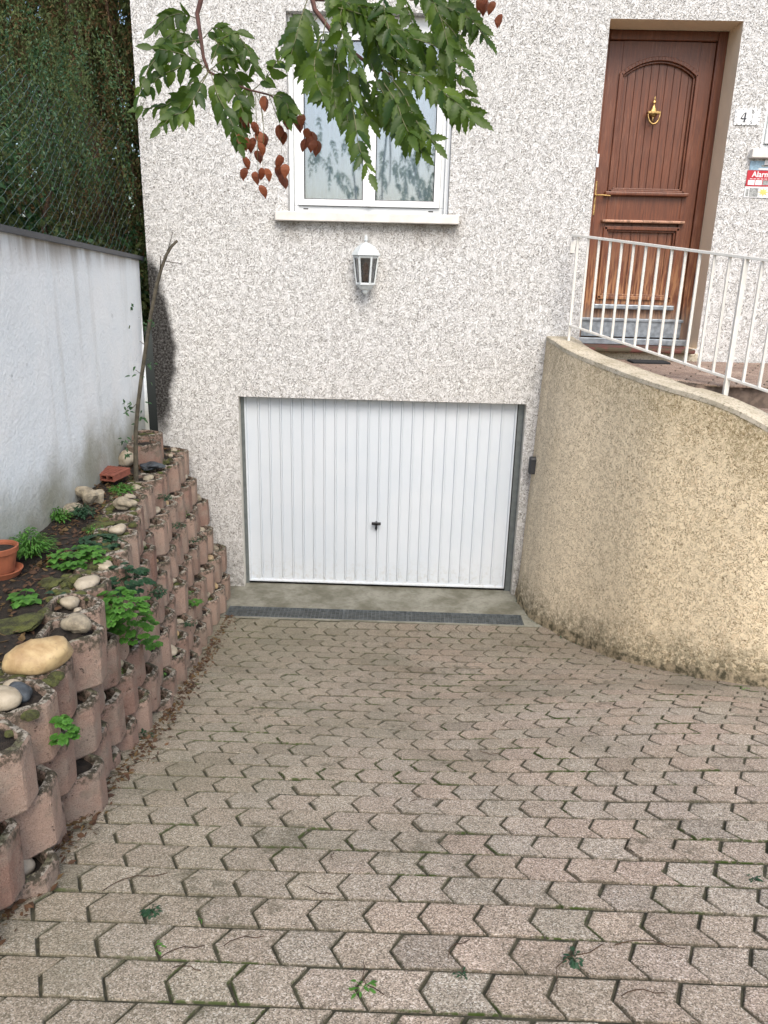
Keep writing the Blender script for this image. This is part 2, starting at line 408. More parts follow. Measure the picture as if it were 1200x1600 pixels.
# ------------------------------------------------------------------ house
house = empty('house', 'white stuccoed house with garage door, window and wooden entrance door', 'house', (-1.94, .3, -.02))
def wall_with_openings():
    X0, X1, Z0, Z1 = -1.945, 6.5, -.6, 7.0
    ops = [(-1.229, 1.262, -.02, 1.766, .155, 'smooth_cream'), (-.772, .515, 3.27, 4.68, .20, 'white_stucco'),
           (1.658, 2.645, 2.27, 4.668, .36, 'smooth_beige'), (2.915, 4.0, 3.80, 4.9, .2, 'smooth_cream')]
    xs = sorted({X0, X1, *[o[0] for o in ops], *[o[1] for o in ops]}); zs = sorted({Z0, Z1, *[o[2] for o in ops], *[o[3] for o in ops]})
    m = MB()
    for i in range(len(xs)-1):
        for j in range(len(zs)-1):
            cx, cz = (xs[i]+xs[i+1])/2, (zs[j]+zs[j+1])/2
            if any(o[0] < cx < o[1] and o[2] < cz < o[3] for o in ops): continue
            m.add([(xs[i],0,zs[j]),(xs[i+1],0,zs[j]),(xs[i+1],0,zs[j+1]),(xs[i],0,zs[j+1])], [(0,1,2,3)], 'white_stucco')
    for x0, x1, z0, z1, d, mt in ops:
        m.add([(x0,0,z0),(x1,0,z0),(x1,0,z1),(x0,0,z1),(x0,d,z0),(x1,d,z0),(x1,d,z1),(x0,d,z1)],
              [(1,0,4,5),(2,1,5,6),(3,2,6,7),(0,3,7,4)], mt)
        # what closes the opening behind the joinery
        m.box(x0-.02, x1+.02, d+.75, d+.8, z0-.02, z1+.02, 'room_dark')
        for a, b in ((x0-.02, x0), (x1, x1+.02)): m.box(a, b, d+.002, d+.75, z0-.02, z1+.02, 'room_dark')
        m.box(x0-.02, x1+.02, d+.002, d+.75, z1, z1+.02, 'room_dark'); m.box(x0-.02, x1+.02, d+.002, d+.75, z0-.02, z0, 'room_dark')
    m.add([(X0,0,Z0),(X0,0,Z1),(X0,8,Z1),(X0,8,Z0),(X1,0,Z0),(X1,0,Z1),(X1,8,Z1),(X1,8,Z0)],
          [(0,1,2,3),(4,7,6,5),(1,5,6,2),(3,2,6,7)], 'white_stucco')
    return part(m, 'wall', house)
wall_with_openings()
# upper window
def window(x0, x1, z0, z1, yf, two=True):
    m = MB()
    g = .035                                           # shutter guides proud of the frame
    m.box(x0+.002, x0+g, yf-.05, yf+.02, z0, z1-.001, 'pvc'); m.box(x1-g, x1-.002, yf-.05, yf+.02, z0, z1-.001, 'pvc')
    fx0, fx1 = x0+g+.002, x1-g-.002
    m.box(fx0, fx1, yf, yf+.06, z0, z0+.055, 'pvc'); m.box(fx0, fx1, yf-.03, yf+.06, z1-.11, z1-.002, 'pvc')
    m.box(fx0, fx0+.03, yf, yf+.06, z0+.056, z1-.111, 'pvc'); m.box(fx1-.03, fx1, yf, yf+.06, z0+.056, z1-.111, 'pvc')
    for sx in (fx0+.07, fx1-.12): m.box(sx, sx+.04, yf-.003, yf+.01, z0+.028, z0+.038, 'black')
    fr = part(m, 'window', house, bevel=.003)
    zz0, zz1 = z0+.058, z1-.113; a, b = fx0+.032, fx1-.032; mid = (a+b)/2
    for k, (c, d) in enumerate(((a, mid-.002), (mid+.002, b))):
        s = .048; m = MB()
        m.box(c, c+s, yf-.022, yf+.03, zz0, zz1, 'pvc'); m.box(d-s, d, yf-.022, yf+.03, zz0, zz1, 'pvc')
        m.box(c+s, d-s, yf-.020, yf+.028, zz0, zz0+s, 'pvc'); m.box(c+s, d-s, yf-.020, yf+.028, zz1-s, zz1, 'pvc')
        if k == 0: m.box(d-.012, d+.022, yf-.034, yf-.023, zz0, zz1, 'pvc')
        for q in (c+s, d-s-.006): m.box(q, q+.006, yf-.014, yf-.008, zz0+s, zz1-s, 'black')
        for q in (zz0+s, zz1-s-.006): m.box(c+s+.006, d-s-.006, yf-.014, yf-.008, q, q+.006, 'black')
        part(m, 'casement', fr, bevel=.004)
        m = MB(); m.box(c+s, d-s, yf-.004, yf+.002, zz0+s, zz1-s, 'window_glass'); part(m, 'pane', fr)
        m = MB(); n = 60; vs = []; ph = random.random()*9
        for i in range(n+1):
            t = i/n; x = c+s*.4+(d-c-s*.8)*t
            y = yf+.10+.008*math.sin(t*26+ph+2*math.sin(t*5))+.008*math.sin(t*61)
            vs += [(x, y, zz0+.02), (x, y, zz1-.05)]
        m.add(vs, [(2*i, 2*i+2, 2*i+3, 2*i+1) for i in range(n)], 'curtain_cloth'); part(m, 'curtain', fr, smooth=True)
    return fr
wf = window(-.772, .515, 3.27, 4.68, .12)
m = MB(); m.box(-.868, .60, -.075, .20, 3.20, 3.27, 'sill_stone'); part(m, 'sill', wf, bevel=.006)
w2 = window(2.915, 4.0, 3.80, 4.9, .12)
m = MB(); m.box(2.835, 4.08, -.06, .20, 3.735, 3.80, 'sill_stone'); part(m, 'sill', w2, bevel=.006)
# garage door
def garage():
    m = MB(); x0, x1, z0, z1, y = -1.196, 1.200, .012, 1.80, .10
    pitch = (x1-x0-.05)/24; pts = [(x0, y-.018), (x0+.012, y-.018), (x0+.018, y)]
    for i in range(24):
        a = x0+.025+i*pitch
        if i: pts += [(a-.013, y), (a-.004, y-.011), (a+.006, y-.011), (a+.0075, y+.005), (a+.0105, y+.005), (a+.0115, y)]
    pts += [(x1-.018, y), (x1-.012, y-.018), (x1, y-.018)]
    lv = [(z0, -1), (z0+.012, -1), (z0+.018, 0), (z0+.035, 0), (z0+.05, 1), (z1, 1)]
    vs = []
    for z, k in lv:
        for (x, yy) in pts:
            edge = x < x0+.013 or x > x1-.013
            if k == -1: q = y-.018
            elif k == 0: q = yy if edge else y
            else: q = yy
            vs.append((x, q, z))
    n = len(pts)
    m.add(vs, [(j*n+i, j*n+i+1, (j+1)*n+i+1, (j+1)*n+i) for j in range(len(lv)-1) for i in range(n-1)], 'pvc_door')
    m.box(x0, x1, y+.002, y+.04, z0-.012, z0+.0, 'black')
    return m
s = NT('pvc_door'); X, Y, Z = s.sep(); n = s.noise(1.5, 4); dd = s.noise(26, 5, .75)
c = s.mix(s.rng(n, .3, .7), (.55, .60, .645), (.59, .63, .665))
c = s.mix(s.math('MULTIPLY', s.rng(Z, .35, 0, 0, .55), s.rng(dd, .45, .7)), c, (.42, .41, .37))
s.bump(s.noise(90, 2), .0006); MAT['pvc_door'] = s.fin(c, .32)
gd = part(garage(), 'garage_door', house)
m = MB()
for a, b in ((-1.229, -1.1975), (1.2015, 1.262)):
    m.box(a+.001, b, .085, .15, -.018, 1.765, 'steel_grey')
m.box(-1.2275, 1.2, .125, .15, 1.70, 1.765, 'steel_grey'); m.box(1.2005, 1.2095, .079, .0845, 0, 1.765, 'black')
part(m, 'door_frame', gd)
K = onY(588, 817, .08); m = MB()
m.box(K.x-.042, K.x+.042, .045, .07, K.z-.011, K.z+.011, 'black')
m.lathe([(0, -.03), (.012, -.03), (.012, .03), (0, .03)], 14, 'black', Matrix.Translation((K.x, .075, K.z)) @ Matrix.Rotation(PI/2, 4, 'X'))
m.box(K.x-.009, K.x+.009, .078, .0985, K.z-.032, K.z-.018, 'steel_grey')
part(m, 'handle', gd, bevel=.003)
m = MB(); m.lathe([(0, -.005), (.010, -.005), (.010, .03)], 14, 'black', Matrix.Translation((K.x, .092, K.z-.048)) @ Matrix.Rotation(PI/2, 4, 'X'))
m.box(K.x-.0042, K.x+.0042, .087, .099, K.z-.076, K.z-.05, 'black'); part(m, 'keyhole', gd)
# entrance door (axes measured on the photograph, recess .25 m)
def door():
    yF = .26; xl, xr, zb, zt = 1.60, 2.645, 2.275, 4.668
    m = MB(); W = 'varnished_wood'
    m.box(xr-.075, xr-.001, yF, yF+.09, zb, zt, W); m.box(xl+.06, xl+.13, yF, yF+.09, zb, zt, W)
    m.box(xl+.13, xr-.075, yF, yF+.09, zt-.07, zt-.001, W)
    fr = part(m, 'entrance_door', house, bevel=.006)
    L, R, B, T = xl+.133, xr-.078, zb+.05, zt-.073
    cx = (L+R)/2; st = .115; yl = yF+.022
    m = MB()
    # stiles, rails; upper panel opening with an arched head
    pz0, pzs, pzt = 3.50, 4.36, 4.475; px0, px1 = L+st, R-st
    m.box(L, px0, yl, yl+.05, B, T, W); m.box(px1, R, yl, yl+.05, B, T, W)
    m.box(px0, px1, yl, yl+.05, 3.27, pz0, W); m.box(px0, px1, yl, yl+.05, B, 2.665, W)
    n = 24; hw = (px1-px0)/2; rise = pzt-pzs; Rr = (hw*hw+rise*rise)/(2*rise)
    arc = [(cx+hw*(2*i/n-1), pzt-Rr+math.sqrt(Rr*Rr-(hw*(2*i/n-1))**2)) for i in range(n+1)]
    vs = []
    for x, z in arc: vs += [(x, yl, z), (x, yl, T), (x, yl+.05, z)]
    fs = []
    for i in range(n): fs += [(3*i, 3*i+3, 3*i+4, 3*i+1), (3*i, 3*i+2, 3*i+5, 3*i+3)]
    m.add(vs, fs, W); fixn(part(m, 'leaf', fr, bevel=.004))
    # planked panels with grooves
    def planks(x0, x1, z0, z1f, cnt, name):
        m = MB(); pw = (x1-x0)/cnt
        for i in range(cnt):
            a, b = x0+i*pw+.0025, x0+(i+1)*pw-.0025
            y = yl+.024; za, zb2 = z1f(a), z1f(b)
            m.add([(a,y,z0),(b,y,z0),(b,y,zb2),(a,y,za),(a-.002,y+.006,z0),(b+.002,y+.006,z0),(b+.002,y+.006,zb2),(a-.002,y+.006,za)],
                  [(0,1,2,3),(0,3,7,4),(1,5,6,2)], W)
        m.box(x0-.01, x1+.01, yl+.032, yl+.04, z0, max(z1f(x0), z1f((x0+x1)/2))-.001, 'bark_brown')
        return fixn(part(m, name, fr))
    arcf = lambda x: interp(x, [a[0] for a in arc], [a[1] for a in arc])
    planks(px0, px1, pz0, arcf, 10, 'upper_panel'); planks(px0, px1, 2.66, lambda x: 3.27, 8, 'lower_panel')
    # mouldings
    def mould(path, name, wd=.030):
        m = MB()
        for i in range(len(path)-1):
            a, b = [Vector((p[0], yl-.004, p[1])) for p in path[i:i+2]]; d = (b-a).normalized()
            e_ = wd*.3 if (b-a).length > .1 else .001; a2, b2 = a-d*e_, b+d*e_
            m.bar(a2, b2, .030, wd, W, Vector((0, 1, 0))); 
            nrm = Vector((-d.z, 0, d.x)); o2 = nrm*wd*.75
            m.bar(a2+o2+Vector((0, .012, 0)), b2+o2+Vector((0, .012, 0)), .016, wd*.5, W, Vector((0, 1, 0)))
        return fixn(part(m, name, fr, bevel=.004))
    path = [(px0, pz0), (px0, pzs)] + arc[1:-1] + [(px1, pzs), (px1, pz0), (px0, pz0)]
    mould(path[::-1], 'panel_moulding')
    mould([(px0, 2.66), (px0, 3.22), (px1, 3.22), (px1, 2.66), (px0, 2.66)][::-1], 'panel_moulding')
    for z, mt, h in ((3.485, W, .03), (3.272, 'rail_worn', .022), (2.585, 'lead_grey', .04)):
        m = MB(); m.bar((px0-.04, yl-.022, z), (px1+.04, yl-.022, z), .05, h, mt); part(m, 'drip_rail', fr, bevel=.008)
    m = MB(); m.box(L-.01, R+.01, yl-.035, yl+.0, 2.335, 2.49, 'lead_grey'); m.box(L-.02, R+.02, yl-.05, yl-.036, 2.465, 2.49, 'lead_grey')
    m.box(xl+.06, xr-.001, yF-.08, yF-.002, 2.275, 2.325, 'lead_grey'); part(m, 'weather_bar', fr, bevel=.004)
    # knocker
    k = onY(1020, 178, yl); m = MB(); T_ = Matrix.Translation((k.x, yl-.012, k.z))
    m.lathe([(0,.150),(.004,.14),(.009,.125),(.006,.112),(.016,.10),(.020,.093),(.008,.083),(.007,.07),(.016,.058),(.030,.03),(.040,.012),(.040,-.004),(.030,-.02),(.012,-.03),(0,-.034)], 20, 'brass', T_ @ Matrix.Scale(.5, 4, (0,1,0)) @ Matrix.Scale(.85, 4))
    m.box(k.x-.05, k.x+.05, yl-.045, yl-.004, k.z-.004, k.z+.012, 'brass')
    part(m, 'knocker', fr, smooth=False, bevel=.001)
    m = MB(); pts = []
    for i in range(17):
        a = PI+PI*i/16; pts.append((k.x+.048*math.cos(a), yl-.035-.01*math.sin(-a), k.z+.004+.085*math.sin(a)))
    m.tube(pts, [.0045+.004*math.sin(PI*i/16) for i in range(17)], 'brass', 8)
    m.lathe([(0,-.06),(.012,-.052),(.006,-.04),(.010,-.03),(0,-.02)], 12, 'brass', T_)
    part(m, 'knocker_ring', fr, smooth=True)
    m = MB(); h = onY(928, 310, yl)
    m.box(h.x-.022, h.x+.014, yl-.012, yl-.001, h.z-.13, h.z+.13, 'brass')
    m.tube([(h.x, yl-.002, h.z+.02), (h.x, yl-.05, h.z+.02), (h.x+.035, yl-.058, h.z+.022), (h.x+.12, yl-.055, h.z+.018)], [.008,.008,.008,.006], 'brass', 8)
    part(m, 'handle', fr, bevel=.002)
    return fr
plain('rail_worn', (.36, .20, .13), .6, var=.45, sc=40)
door()
# doorstep under the entrance door
m = MB(); a = onY(905, 533, -.02)
m.box(1.62, 2.60, -.11, .20, 2.235, 2.272, 'step_tile'); m.box(1.66, 2.66, -.02, .36, 2.10, 2.2345, 'coping_concrete')
s = NT('step_tile'); X, Y, Z = s.sep(); n = s.noise(12, 4)
c = s.mix(s.rng(n, .45, .6), (.12, .04, .03), (.07, .055, .03)); MAT['step_tile'] = s.fin(c, .8)
o = part(m, 'doorstep', house, bevel=.012)
# ------------------------------------------------------------------ ground
def sheet(name, xs, ys, zf, mat, dz=0):
    m = MB(); vs = [(x, y, zf(x, y)+dz) for y in ys for x in xs]; n = len(xs)
    m.add(vs, [(j*n+i, j*n+i+1, (j+1)*n+i+1, (j+1)*n+i) for j in range(len(ys)-1) for i in range(n-1)], mat)
    return tag(m.build(name, smooth=True), kind='structure')
lin = lambda a, b, n: [a+(b-a)*i/n for i in range(n+1)]
sheet('ground', [-60, -20, -8, -4, 4, 8, 20, 60], [-60, -30, -12.01, -10], lambda x, y: 1.40, 'grass_soil')
sheet('driveway_bed', lin(-2.0, 6, 80), lin(-12, -.655, 110), ground, 'joint_soil', -.006)
# pavers
PP, PW = .1525, .1690
def driveway():
    ys = lin(-.652, -9.5, 900); s = [0]; 
    zs = [ground(.13, y) for y in ys]
    for i in range(900): s.append(s[-1]+math.hypot(ys[i+1]-ys[i], zs[i+1]-zs[i]))
    rnd = random.Random(3); vs = []; fs = []; tint = []; edge = []
    rows = int(s[-1]/PP)-1; P3 = lambda u, t: (u, interp(t, s, ys))
    for r in range(rows):
        off = (r % 2)*PW/2 + rnd.uniform(-.006, .006)+.02
        t0, t1 = r*PP+.028, (r+1)*PP+.028
        if interp(t0, s, ys) < -8.6: break
        for c in range(int(-1.75/PW), int(5.0/PW)):
            u = c*PW+off; tip = .21*PW; g = .0023+rnd.random()*.0010
            yc = interp((t0+t1)/2, s, ys)
            wavy = .006*math.sin(u*1.7+r*.3)
            tm = (t0+t1)/2+rnd.uniform(-.004, .004)
            poly = [(u+tip, t0), (u+tip+PW, t0), (u+PW, tm), (u+PW+tip, t1), (u+tip, t1), (u, tm)]
            # t grows towards the camera; chevrons point left
            cxx = sum(p[0] for p in poly)/6; ct = sum(p[1] for p in poly)/6
            tl = rnd.gauss(1.08, .04); pk = rnd.random()*.09*(1 if cxx > .2 else .6); gr = rnd.random()*.05
            col = (tl*(1+pk), tl*(1+gr*.3), tl*(1-pk*.25-gr*.3)); 
            if rnd.random() < .03: col = tuple(x*.82 for x in col)
            hz = rnd.gauss(0, .0022); tx, ty = rnd.gauss(0, .010), rnd.gauss(0, .010)
            def ring(ins, dz):
                o = []
                for (pu, pt) in poly:
                    qu = pu + (ins if pu < cxx-.02 else -ins if pu > cxx+.02 else 0)
                    if (pu, pt) == poly[2]: qu = pu-ins
                    if (pu, pt) == poly[5]: qu = pu+ins
                    qt = pt + (ins if pt < ct-.01 else -ins if pt > ct+.01 else 0)
                    y = interp(qt, s, ys)+wavy
                    o.append((qu, y, ground(qu, y)+dz+hz+tx*(qu-cxx)+ty*(qt-ct)))
                return o
            A, B, D = ring(g, -.012), ring(g+.002, -.0015), ring(g+.0045, .0015)
            E_ = ring(.034, .0018)
            k = len(vs); vs += A+B+D+E_
            for lo in (0, 6, 12):
                for i in range(6): fs.append((k+lo+i, k+lo+6+i, k+lo+6+(i+1) % 6, k+lo+(i+1) % 6)); tint.append(col)
            fs.append(tuple(k+18+i for i in (0, 1, 2, 5))); fs.append(tuple(k+18+i for i in (5, 2, 3, 4))); tint += [col, col]
            edge += [1.]*12+[.75]*6+[0.]*6
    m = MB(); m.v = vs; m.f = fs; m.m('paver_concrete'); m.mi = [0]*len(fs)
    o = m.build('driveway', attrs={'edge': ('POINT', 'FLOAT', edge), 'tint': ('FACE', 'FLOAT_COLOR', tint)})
    bm = bmesh.new(); bm.from_mesh(o.data); bm.normal_update()
    for f in bm.faces:
        if f.normal.z < 0: f.normal_flip()
    bm.to_mesh(o.data); bm.free()
    tag(o, kind='structure')
driveway()
m = MB(); X0, X1 = -1.45, 1.45
m.box(X0, X1, -.43, .10, -.3, -.012, 'apron_concrete'); m.box(-1.2285, 1.2615, .10, .7, -.3, -.020, 'apron_concrete')
m.box(X0, X1, -.662, -.637, -.3, -.014, 'apron_concrete'); m.box(X0, -1.275, -.637, -.43, -.3, -.014, 'apron_concrete'); m.box(1.285, X1, -.637, -.43, -.3, -.014, 'apron_concrete')
m.box(-1.275, 1.285, -.637, -.43, -.3, -.2, 'black')
tag(m.build('garage_apron', bevel=.004), kind='structure')
# drain gratings
gx = [-1.272, -.262, .292, 1.282]; glab = ['long steel drain grating at the left end of the channel, by the block wall', 'short middle steel drain grating in the channel before the garage door', 'long steel drain grating at the right end of the channel, by the curved wall']
for i in range(3):
    a, b = gx[i]+.002, gx[i+1]-.002; t = empty('drain_grating', glab[i], 'drain grating', (a, -.52, -.02), 'steel gratings along the drain channel')
    m = MB(); z0, z1 = -.042, -.016
    for y0, y1 in ((-.636, -.628), (-.438, -.432)): m.box(a, b, y0, y1, z0, z1, 'galvanised')
    for x in (a, b-.006): m.box(x, x+.006, -.628, -.438, z0, z1, 'galvanised')
    part(m, 'frame', t)
    m = MB(); nx = int((b-a)/.034)
    for k in range(1, nx):
        x = a+(b-a)*k/nx; m.box(x-.0014, x+.0014, -.628, -.438, z0+.012, z1-.002, 'galvanised')
    for k in range(1, 6):
        y = -.628+.19*k/6; m.box(a+.006, b-.006, y-.0016, y+.0016, z0+.012, z1-.003, 'galvanised')
    part(m, 'bars', t)
# ------------------------------------------------------------------ curved wall and terrace
base_px = [(805,935),(815,950),(840,974),(870,989),(915,1009),(960,1029),(1010,1042),(1050,1049),(1120,1064),(1200,1076)]
cap_px = [(846,530),(855,532),(891,556),(930,571),(975,589),(1020,604),(1050,613),(1095,625),(1140,640),(1200,673),(1330,760)]
cpts = [Vector((1.315, .02, 0))]+[onG(*p) for p in base_px[1:]]
def ztop(P):
    best = min((abs(proj((P.x, P.y, z))[1]-interp(proj((P.x, P.y, z))[0], [c[0] for c in cap_px], [c[1] for c in cap_px])), z) for z in lin(1.2, 2.45, 250))
    return best[1]
path = [(p.x, p.y) for p in cpts]
path += [(path[-1][0]+.6, path[-1][1]-.10), (path[-1][0]+3, path[-1][1]-.3)]
zt = [2.31]+[ztop(p) for p in cpts[1:]]; zt += [zt[-1]-.2, zt[-1]-.5]
# smooth the curve
S = [0]
for i in range(1, len(path)): S.append(S[-1]+math.dist(path[i], path[i-1]))
def sm(f, s_, w_=.22): return sum(interp(s_+d*w_, S, f)*k for d, k in ((-1, .2), (-.5, .2), (0, .2), (.5, .2), (1, .2)))
N = 110; cv = []
for i in range(N+1):
    s_ = S[-1]*(i/N)**1.15; cv.append((sm([p[0] for p in path], s_) if s_ > .22 else interp(s_, S, [p[0] for p in path]), sm([p[1] for p in path], s_) if s_ > .22 else interp(s_, S, [p[1] for p in path]), sm(zt, s_)))
def cap_fit():
    out = []
    for i, (x, y, z) in enumerate(cv):
        lean = .07 if y > -.3 else .07*max(0, 1-(-.3-y)/.8); n = nrm(i); q = (x+lean-n.x*.012, y-n.y*.012)
        g = min((abs((lambda p: p[1]-interp(p[0], [c[0] for c in cap_px], [c[1] for c in cap_px]))(proj((q[0], q[1], zz-.03)))), zz) for zz in lin(1.3, 2.5, 240))
        out.append(g[1] if g[0] < 2 and x < 2.6 else (out[-1]-.012 if out else z))
    o2 = [sum(out[max(0, min(N, i+d))] for d in range(-4, 5))/9 for i in range(N+1)]
    return [(c[0], c[1], max(1.2, z)) for c, z in zip(cv, o2)]
def nrm(i):
    a, b = cv[max(0, i-1)], cv[min(N, i+1)]; d = Vector((b[0]-a[0], b[1]-a[1], 0)).normalized()
    return Vector((-d.y, d.x, 0)) if i else Vector((1, 0, 0))      # towards the terrace
TH = .20
cv = cap_fit()
cw_root = empty('curved_wall', 'curved beige stucco retaining wall beside the garage ramp', 'retaining wall', (1.32, -.1, 0))
m = MB(); vs = []; hi = []; bt = []; NZ = 16
for i, (x, y, z) in enumerate(cv):
    n = nrm(i); zb = ground(x, y)-.35; lean = .07 if y > -.3 else .07*max(0, 1-(-.3-y)/.8)
    for k in range(NZ+1):
        zz = zb+(z-.03-zb)*k/NZ; h = (zz-ground(x, y)); foot = .03*sst(.22, .02, h)*(1+.8*noise.noise(Vector((x*5, y*5, h*6))))
        ln_ = lean*max(0, h)/2.3
        vs.append((x-n.x*foot+ln_, y-n.y*foot, zz)); hi.append(h); bt.append(z-zz)
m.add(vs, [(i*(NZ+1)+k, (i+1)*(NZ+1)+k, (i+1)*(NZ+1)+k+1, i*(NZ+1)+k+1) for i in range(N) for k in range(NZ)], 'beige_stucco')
k0 = len(m.v); vs2 = []
for i, (x, y, z) in enumerate(cv):
    n = nrm(i); vs2 += [(x+n.x*TH, y+n.y*TH, .2), (x+n.x*TH, y+n.y*TH, z-.03)]; hi += [1, 1]; bt += [1, 1]
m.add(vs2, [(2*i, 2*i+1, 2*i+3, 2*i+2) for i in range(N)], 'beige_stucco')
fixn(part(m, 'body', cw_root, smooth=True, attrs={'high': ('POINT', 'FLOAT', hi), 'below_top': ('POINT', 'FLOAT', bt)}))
m = MB(); vs = []
for i, (x, y, z) in enumerate(cv):
    n = nrm(i); lean = .07 if y > -.3 else .07*max(0, 1-(-.3-y)/.8); w1 = .006*noise.noise(Vector((x*6, y*6, 0)))
    a = Vector((x+lean, y, 0))-n*(.003+w1*.5); b = Vector((x+lean, y, 0))+n*(TH+.01)
    r1 = .004*noise.noise(Vector((x*11, y*11, 4)))
    for p, q in ((a, -.035), (a, -.006+r1), (a+n*.010, r1), (b, r1), (b, -.035)): vs.append((p.x, p.y, z+q))
m.add(vs, [(i*5+k, (i+1)*5+k, (i+1)*5+k+1, i*5+k+1) for i in range(N) for k in range(4)]+[(0, 1, 2, 3, 4)], 'coping_concrete')
fixn(part(m, 'coping', cw_root))
# terrace behind it
ZL = 2.165
def inside(x, y):
    for i in range(N):
        pass
def terrace():
    m = MB(); vs = []; fs = []
    inner = []
    for i, (x, y, z) in enumerate(cv):
        n = nrm(i); inner.append((x+n.x*(TH-.02), y+n.y*(TH-.02)))
    up = [p for p in inner if p[1] > -1.47]
    poly = [(p[0], p[1], ZL) for p in up]+[(6.5, -1.47, ZL), (6.5, -.001, ZL)]
    m.add(poly, [tuple(range(len(poly)))], 'joint_soil')
    m.add([(p[0], p[1], ZL-.001) for p in up]+[(p[0], p[1], 1.9) for p in up], [(i, i+1, len(up)+i+1, len(up)+i) for i in range(len(up)-1)], 'bed_concrete')
    a = up[-1]
    m.add([(a[0], -1.47, ZL), (6.5, -1.47, ZL), (6.5, -1.47, 1.9), (a[0], -1.47, 1.9)], [(0, 1, 2, 3)], 'bed_concrete')
    low = [p for p in inner if p[1] <= -1.44]
    poly = [(a[0]-.05, -1.47, ZL-.145)]+[(p[0], p[1], ZL-.145) for p in low if p[0] < 4]+[(6.5, -2.1, ZL-.145), (6.5, -1.47, ZL-.145)]
    m.add(poly, [tuple(range(len(poly)))], 'joint_soil')
    tag(fixn(m.build('terrace_bed')), kind='structure')
    rnd = random.Random(5); vs = []; fs = []; tint = []; edge = []
    def fix_(x, y):
        # keep every stone on the terrace side of the wall's inner face
        best = min(range(0, N+1), key=lambda i: (cv[i][0]-x)**2+(cv[i][1]-y)**2); n = nrm(best)
        dd = Vector((x-cv[best][0], y-cv[best][1], 0)).dot(n); g = TH+.0-dd
        return ((x+n.x*g, y+n.y*g), g > .0) if g > 0 else ((x, y), False)
    p_, w_ = .165, .185
    for z, y0, y1 in ((ZL+.004, -.03, -1.47), (ZL-.141, -1.50, -2.3)):
        r = 0
        y = y0
        while y > y1+.10:
            for c in range(6, 24):
                u = c*w_+(r % 2)*w_/2; tip = .2*w_; g = .004
                poly = [(u+tip, y-g), (u+tip+w_-2*g, y-g), (u+w_-2*g, y-p_/2), (u+w_+tip-2*g, y-p_+g), (u+tip, y-p_+g), (u, y-p_/2)]
                cp = fix_(u+w_*.6, y-p_/2)
                if cp[1]: continue
                poly = [fix_(*q)[0] for q in poly]
                tl = rnd.gauss(1, .1); col = (tl*1.05, tl, tl*.97); k = len(vs)
                vs += [(a, b, z-.01) for a, b in poly]+[(a+(.004 if a < u+w_/2 else -.004), b, z+.002) for a, b in poly]
                for i in range(6): fs.append((k+i, k+6+i, k+6+(i+1) % 6, k+(i+1) % 6)); tint.append(col)
                fs.append((k+6, k+7, k+8, k+11)); fs.append((k+11, k+8, k+9, k+10)); tint += [col]*2; edge += [1.]*6+[.55]*6
            y -= p_; r += 1
    m = MB(); m.v = vs; m.f = fs; m.m('paver_pink'); m.mi = [0]*len(fs)
    o = m.build('terrace', attrs={'edge': ('POINT', 'FLOAT', edge), 'tint': ('FACE', 'FLOAT_COLOR', tint)})
    bm = bmesh.new(); bm.from_mesh(o.data); bm.normal_update()
    for f in bm.faces:
        if f.normal.z < -.1: f.normal_flip()
    bm.to_mesh(o.data); bm.free(); tag(o, kind='structure')
terrace()
m = MB(); a = onZ(988, 569, ZL+.01); m.box(2.03, 2.33, -.34, -.16, ZL+.007, ZL+.022, 'doormat_black')
tag(m.build('doormat', bevel=.005), 'small black mat lying on the terrace below the entrance door', 'doormat')
# ------------------------------------------------------------------ railing
def railing():
    P1 = onZ(888, 536, 2.312); P2 = onZ(1131, 627, 2.075)
    root = empty('railing', 'cream painted metal railing with thin upright bars on the curved wall', 'railing', P1)
    zt_ = lambda P, px, py: min(lin(P.z, P.z+1.3, 400), key=lambda z: abs(proj((P.x, P.y, z))[1]-py))
    t1, t2 = zt_(P1, 905, 368), zt_(P2, 1173, 402); b1, b2 = zt_(P1, 891, 508), zt_(P2, 1136, 590)
    d = (P2-P1); ext = 1.75; A, B = P1, P1+d*ext
    L = lambda t, z1, z2: Vector((P1.x+d.x*t, P1.y+d.y*t, z1+(z2-z1)*t))
    W = 'white_paint'; print('rail', P1, P2, t1, t2, b1, b2)
    m = MB(); m.bar(L(-.045, t1, t2), L(ext, t1, t2), .034, .018, W); part(m, 'top_rail', root, bevel=.002)
    m = MB(); m.bar(L(0, b1, b2), L(ext, b1, b2), .028, .015, W); part(m, 'bottom_rail', root, bevel=.002)
    for t, wd in ((0, .02), (1, .03)):
        m = MB(); a = L(t, t1, t2)-Vector((0, 0, .006)); b = L(t, P1.z, P2.z)-Vector((0, 0, .01))
        m.bar(b, a, wd, wd, W, Vector((0, 1, 0)))
        if t: m.box(b.x-.035, b.x+.035, b.y-.035, b.y+.035, b.z+.008, b.z+.016, W)
        part(m, 'post', root, bevel=.002)
    # bar spacing from the photograph: 12 bars between the posts
    for i in list(range(1, 13))+list(range(14, 23)):
        t = i/13
        m = MB(); m.bar(L(t, b1, b2), L(t, t1, t2)-Vector((0, 0, .006)), .017, .017, W, Vector((0, 1, 0))); part(m, 'bar', root, bevel=.0015)
    m = MB(); q = onY(895, 383, -.006); a = L(-.045, t1, t2); 
    m.box(q.x-.018, q.x+.018, -.008, -.001, q.z-.06, q.z+.03, W); m.bar((q.x, -.004, a.z-.004), (q.x+.01, a.y, a.z-.004), .012, .02, W)
    part(m, 'bracket', root)
railing()
